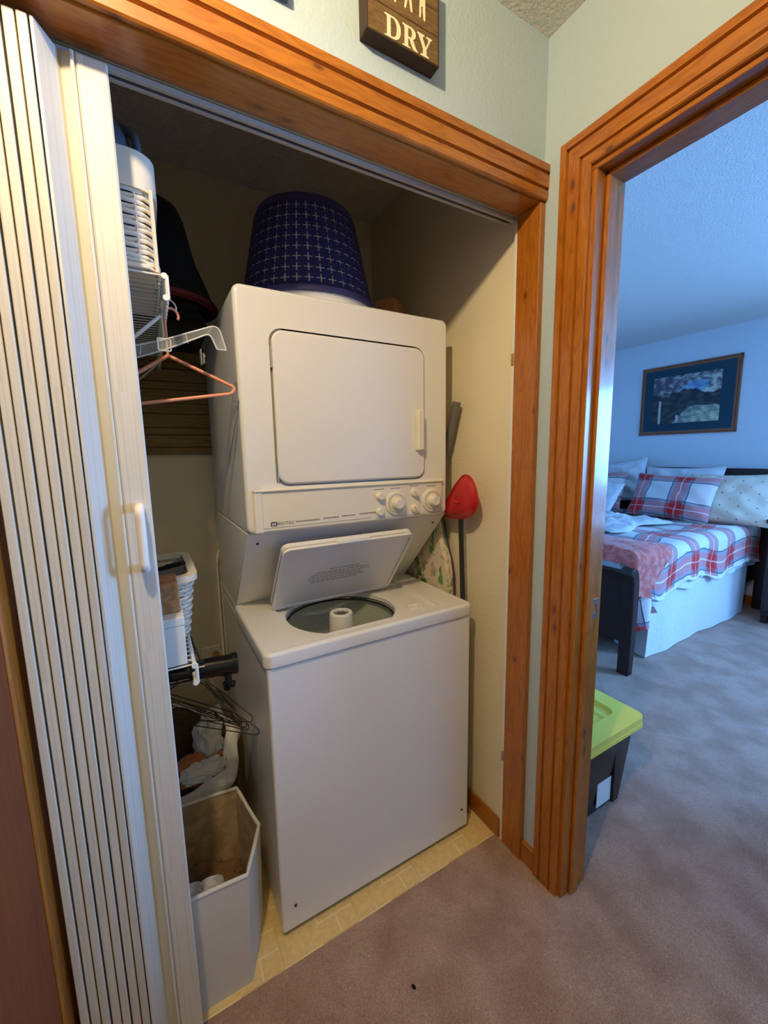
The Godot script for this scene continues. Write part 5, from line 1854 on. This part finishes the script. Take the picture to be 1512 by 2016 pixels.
func pillows() -> void:
	var white: StandardMaterial3D = mats["mattress cloth"]
	place_cushion("pillow", "white dotted pillow at the near side of the headboard", Vector3(3.18, 0.955, -0.665), 0.45, 0.1, 0.03, Vector3(0.60, 0.46, 0.15), mats["dotted cotton"], 3, Vector2.ONE, 0.45)
	place_cushion("pillow", "red and grey plaid pillow in the middle of the bed", Vector3(3.03, 0.955, -1.03), 0.42, 0.0, -0.03, Vector3(0.68, 0.42, 0.14), mats["plaid flannel"], 5, Vector2(2.0, 1.28), 0.42)
	place_cushion("pillow", "plain white pillow behind the middle plaid pillow", Vector3(3.29, 0.99, -1.08), 0.25, 0.0, 0.02, Vector3(0.66, 0.46, 0.14), white, 8, Vector2.ONE, 0.42, 0.05)
	place_cushion("pillow", "tilted white pillow high against the headboard behind the far pillows", Vector3(3.29, 1.04, -1.70), 0.25, -0.05, 0.16, Vector3(0.66, 0.44, 0.14), white, 11, Vector2.ONE, 0.42, 0.04)
	place_cushion("pillow", "plaid pillow half hidden behind the small white cushion", Vector3(3.06, 0.955, -1.80), 0.4, -0.05, 0.05, Vector3(0.70, 0.42, 0.16), mats["plaid flannel"], 14, Vector2(2.0, 1.28), 0.42)
	var c := place_cushion("cushion", "small white cushion with grey stitched leaf sprigs before the far plaid pillow", Vector3(2.84, 0.93, -1.58), 0.5, -0.1, -0.12, Vector3(0.40, 0.35, 0.12), white, 17, Vector2.ONE, 0.45)
	for q in [Vector2(-0.06, 0.03), Vector2(0.07, -0.09)]:
		var m := M.new()
		for k in 9:
			var a := -0.9 + k * 0.22
			var st := Vector3(q.x, q.y, 0.066)
			var en := st + Vector3(sin(a) * 0.05, cos(a) * 0.05, -0.004)
			m.tube([st, (st + en) / 2 + Vector3(0.004, 0, 0.002), en], 0.003, 5)
			m.tube([(st + en) / 2, (st + en) / 2 + Vector3(0.014, 0.008, -0.001)], 0.0035, 5)
		var o := MeshInstance3D.new()
		o.name = "stitched_sprig"
		o.mesh = m.commit()
		o.material_override = mats["liner grey"]
		c.add_child(o, true)
	# crumpled throw lying on the quilt before the pillows
	var nz := noise(3.5, 3, 71)
	var m := M.new()
	m.grid(40, 34, func(u: float, v: float) -> Vector3:
		var x := lerpf(1.95, 2.75, u) + 0.06 * sin(v * 9.0)
		var z := lerpf(-1.75, -0.92, v) + 0.05 * sin(u * 8.0)
		var e := pow(maxf(0.0, 4.0 * u * (1.0 - u)) * maxf(0.0, 4.0 * v * (1.0 - v)), 0.3)
		return Vector3(x, BED_TOP + 0.022 + e * (0.035 + 0.07 * absf(nz.get_noise_2d(x * 1.5, z * 1.5)) + 0.014 * sin(x * 26.0 + z * 17.0 + 3.0 * nz.get_noise_2d(x, z))), z), null, true)
	single("crumpled_throw", m, mats["mattress cloth"], "crumpled pale throw lying on the bed before the pillows", "throw", Vector3(2.3, BED_TOP, -1.3), "", 80.0)


func bedroom_things() -> void:
	# framed landscape above the bed
	var X := 3.517
	var z0 := -1.597
	var z1 := -0.776
	var y0 := 1.52
	var y1 := 2.187
	var t := thing("framed_picture", "landscape picture with a dark blue mat in a brown wooden frame over the bed", "picture", Vector3(X, y0, (z0 + z1) / 2))
	var f := 0.052
	for q in [[Vector3(X, y0, z0), Vector3(X, y1, z0), Vector3(0, 0, 1)], [Vector3(X, y1, z1), Vector3(X, y0, z1), Vector3(0, 0, -1)], [Vector3(X, y1, z0), Vector3(X, y1, z1), Vector3(0, -1, 0)], [Vector3(X, y0, z1), Vector3(X, y0, z0), Vector3(0, 1, 0)]]:
		var a: Vector3 = q[0]
		var b: Vector3 = q[1]
		part(t, "frame_rail", casing(a + q[2] * f, b + q[2] * f, -q[2], Vector3(-1, 0, 0), -1.0 + 1.0, -1.0 + 1.0, f / 0.086), mats["picture frame wood"])
	var m := M.new()
	m.box(Vector3(X - 0.012, y0 + 0.02, z0 + 0.02), Vector3(X - 0.002, y1 - 0.02, z1 - 0.02))
	part(t, "backing", m, mats["cardboard"])
	m = M.new()
	m.xf = Transform3D(Basis(Vector3(0, 0, 1), Vector3(0, 1, 0), Vector3(-1, 0, 0)), Vector3(X - 0.013, 0, 0))
	m.ring_plate(rounded(z0 + 0.03, y0 + 0.03, z1 - 0.03, y1 - 0.03, 0.002, 1), rounded(z0 + 0.115, y0 + 0.108, z1 - 0.135, y1 - 0.108, 0.001, 1), 0.0, 0.003)
	part(t, "mat_board", m, mats["picture mat"])
	m = M.new()
	m.has_uv = true
	var a0 := Vector3(X - 0.0138, y0 + 0.1, z0 + 0.107)
	var a1 := Vector3(X - 0.0138, y1 - 0.1, z1 - 0.127)
	m.quad(a0, Vector3(a0.x, a0.y, a1.z), a1, Vector3(a0.x, a1.y, a0.z), Vector2(0, 1), Vector2(1, 1), Vector2(1, 0), Vector2(0, 0))
	part(t, "print", m, mats["landscape print"])
	# storage tote
	t = thing("storage_tote", "black storage tote with a yellow lid just inside the bedroom doorway", "storage box", Vector3(0.37, 0, -0.3))
	var tote := func(y: float, grow: float) -> PackedVector2Array: return rounded(0.165 - grow, -0.03 - grow, 0.553 + grow, 0.66 + grow, 0.035, 5)
	m = M.new()
	m.xf = Transform3D(Basis(Vector3(1, 0, 0), Vector3(0, 0, -1), Vector3(0, 1, 0)), Vector3(0, 0, 0))
	var lv := [[0.002, -0.012], [0.012, 0.0], [0.30, 0.022], [0.302, 0.034], [0.325, 0.034]]
	for k in lv.size() - 1:
		var A: PackedVector2Array = tote.call(0, lv[k][1])
		var B: PackedVector2Array = tote.call(0, lv[k + 1][1])
		for i in A.size():
			var j := (i + 1) % A.size()
			m.quad(Vector3(A[i].x, A[i].y, lv[k][0]), Vector3(A[j].x, A[j].y, lv[k][0]), Vector3(B[j].x, B[j].y, lv[k + 1][0]), Vector3(B[i].x, B[i].y, lv[k + 1][0]))
	m.prism(tote.call(0, -0.012), 0.001, 0.003)
	for x in [0.25, 0.47]:
		m.xf = Transform3D()
		m.box(Vector3(x - 0.02, 0.02, 0.02), Vector3(x + 0.02, 0.30, 0.047), 0.004)
	m.box(Vector3(0.55, 0.26, -0.40), Vector3(0.597, 0.30, -0.22), 0.006)
	part(t, "tub", m, mats["black plastic"], "black tub", 40.0)
	m = M.new()
	m.xf = Transform3D(Basis(Vector3(1, 0, 0), Vector3(0, 0, -1), Vector3(0, 1, 0)), Vector3(0, 0, 0))
	m.ring_plate(tote.call(0, 0.044), tote.call(0, -0.03), 0.318, 0.355)
	m.ring_plate(tote.call(0, 0.046), tote.call(0, 0.03), 0.314, 0.328)
	m.prism(tote.call(0, -0.028), 0.318, 0.338)
	for s in [[0.22, 0.14, 0.48, 0.25], [0.22, 0.37, 0.48, 0.48]]:
		m.prism(rounded(s[0], s[1], s[2], s[3], 0.02, 4), 0.33, 0.352, 0.008)
	for i in 3:
		m.prism(rounded(0.16 + i * 0.15, 0.0, 0.19 + i * 0.15, 0.62, 0.01, 3), 0.33, 0.346, 0.006)
	part(t, "lid", m, mats["yellow plastic"], "yellow lid", 40.0)
	m = M.new()
	m.box(Vector3(0.36, 0.035, 0.0375), Vector3(0.447, 0.145, 0.0395))
	part(t, "paper_label", m, mats["paper"], "white paper label")
	# low dresser inside the doorway at the right; it keeps the window light off the carpet at the threshold
	t = thing("dresser", "low dark dresser inside the bedroom to the right of the doorway", "dresser", Vector3(1.17, 0, 1.1))
	m = M.new()
	m.box(Vector3(0.95, 0.06, 0.6), Vector3(1.39, 0.97, 1.6), 0.006)
	part(t, "body", m, mats["espresso wood"])
	m = M.new()
	m.box(Vector3(0.93, 0.97, 0.58), Vector3(1.41, 1.0, 1.62), 0.008)
	part(t, "top", m, mats["espresso wood"])
	for k in 3:
		m = M.new()
		m.box(Vector3(0.936, 0.10 + k * 0.285, 0.62), Vector3(0.954, 0.37 + k * 0.285, 1.58), 0.004)
		part(t, "drawer", m, mats["espresso wood"])
	for q in [Vector2(0.975, 0.625), Vector2(1.365, 0.625), Vector2(0.975, 1.575), Vector2(1.365, 1.575)]:
		m = M.new()
		m.box(Vector3(q.x - 0.02, 0, q.y - 0.02), Vector3(q.x + 0.02, 0.065, q.y + 0.02), 0.003)
		part(t, "foot", m, mats["espresso wood"])
	# bedside chest, its near edge in view
	t = thing("bedside_chest", "dark wooden bedside chest at the right edge of the picture", "chest", Vector3(3.29, 0, -0.13))
	m = M.new()
	m.box(Vector3(3.10, 0.06, -0.36), Vector3(3.49, 0.80, 0.12), 0.006)
	part(t, "body", m, mats["espresso wood"])
	m = M.new()
	m.box(Vector3(3.08, 0.80, -0.38), Vector3(3.50, 0.83, 0.14), 0.008)
	part(t, "top", m, mats["espresso wood"])
	for k in 3:
		m = M.new()
		m.box(Vector3(3.088, 0.10 + k * 0.23, -0.34), Vector3(3.104, 0.31 + k * 0.23, 0.10), 0.004)
		var d := part(t, "drawer", m, mats["espresso wood"])
		m = M.new()
		m.xf = Transform3D(Basis(Vector3(0, 0, 1), Vector3(-1, 0, 0), Vector3(0, -1, 0)), Vector3(3.088, 0.205 + k * 0.23, -0.12))
		m.lathe([Vector2(0.006, 0), Vector2(0.006, 0.012), Vector2(0.014, 0.016), Vector2(0.014, 0.022), Vector2(0, 0.025)], 16)
		part(d, "knob", m, mats["brass"])
	for x in [3.125, 3.465]:
		for z in [-0.335, 0.095]:
			m = M.new()
			m.box(Vector3(x - 0.02, 0, z - 0.02), Vector3(x + 0.02, 0.065, z + 0.02), 0.003)
			part(t, "foot", m, mats["espresso wood"])
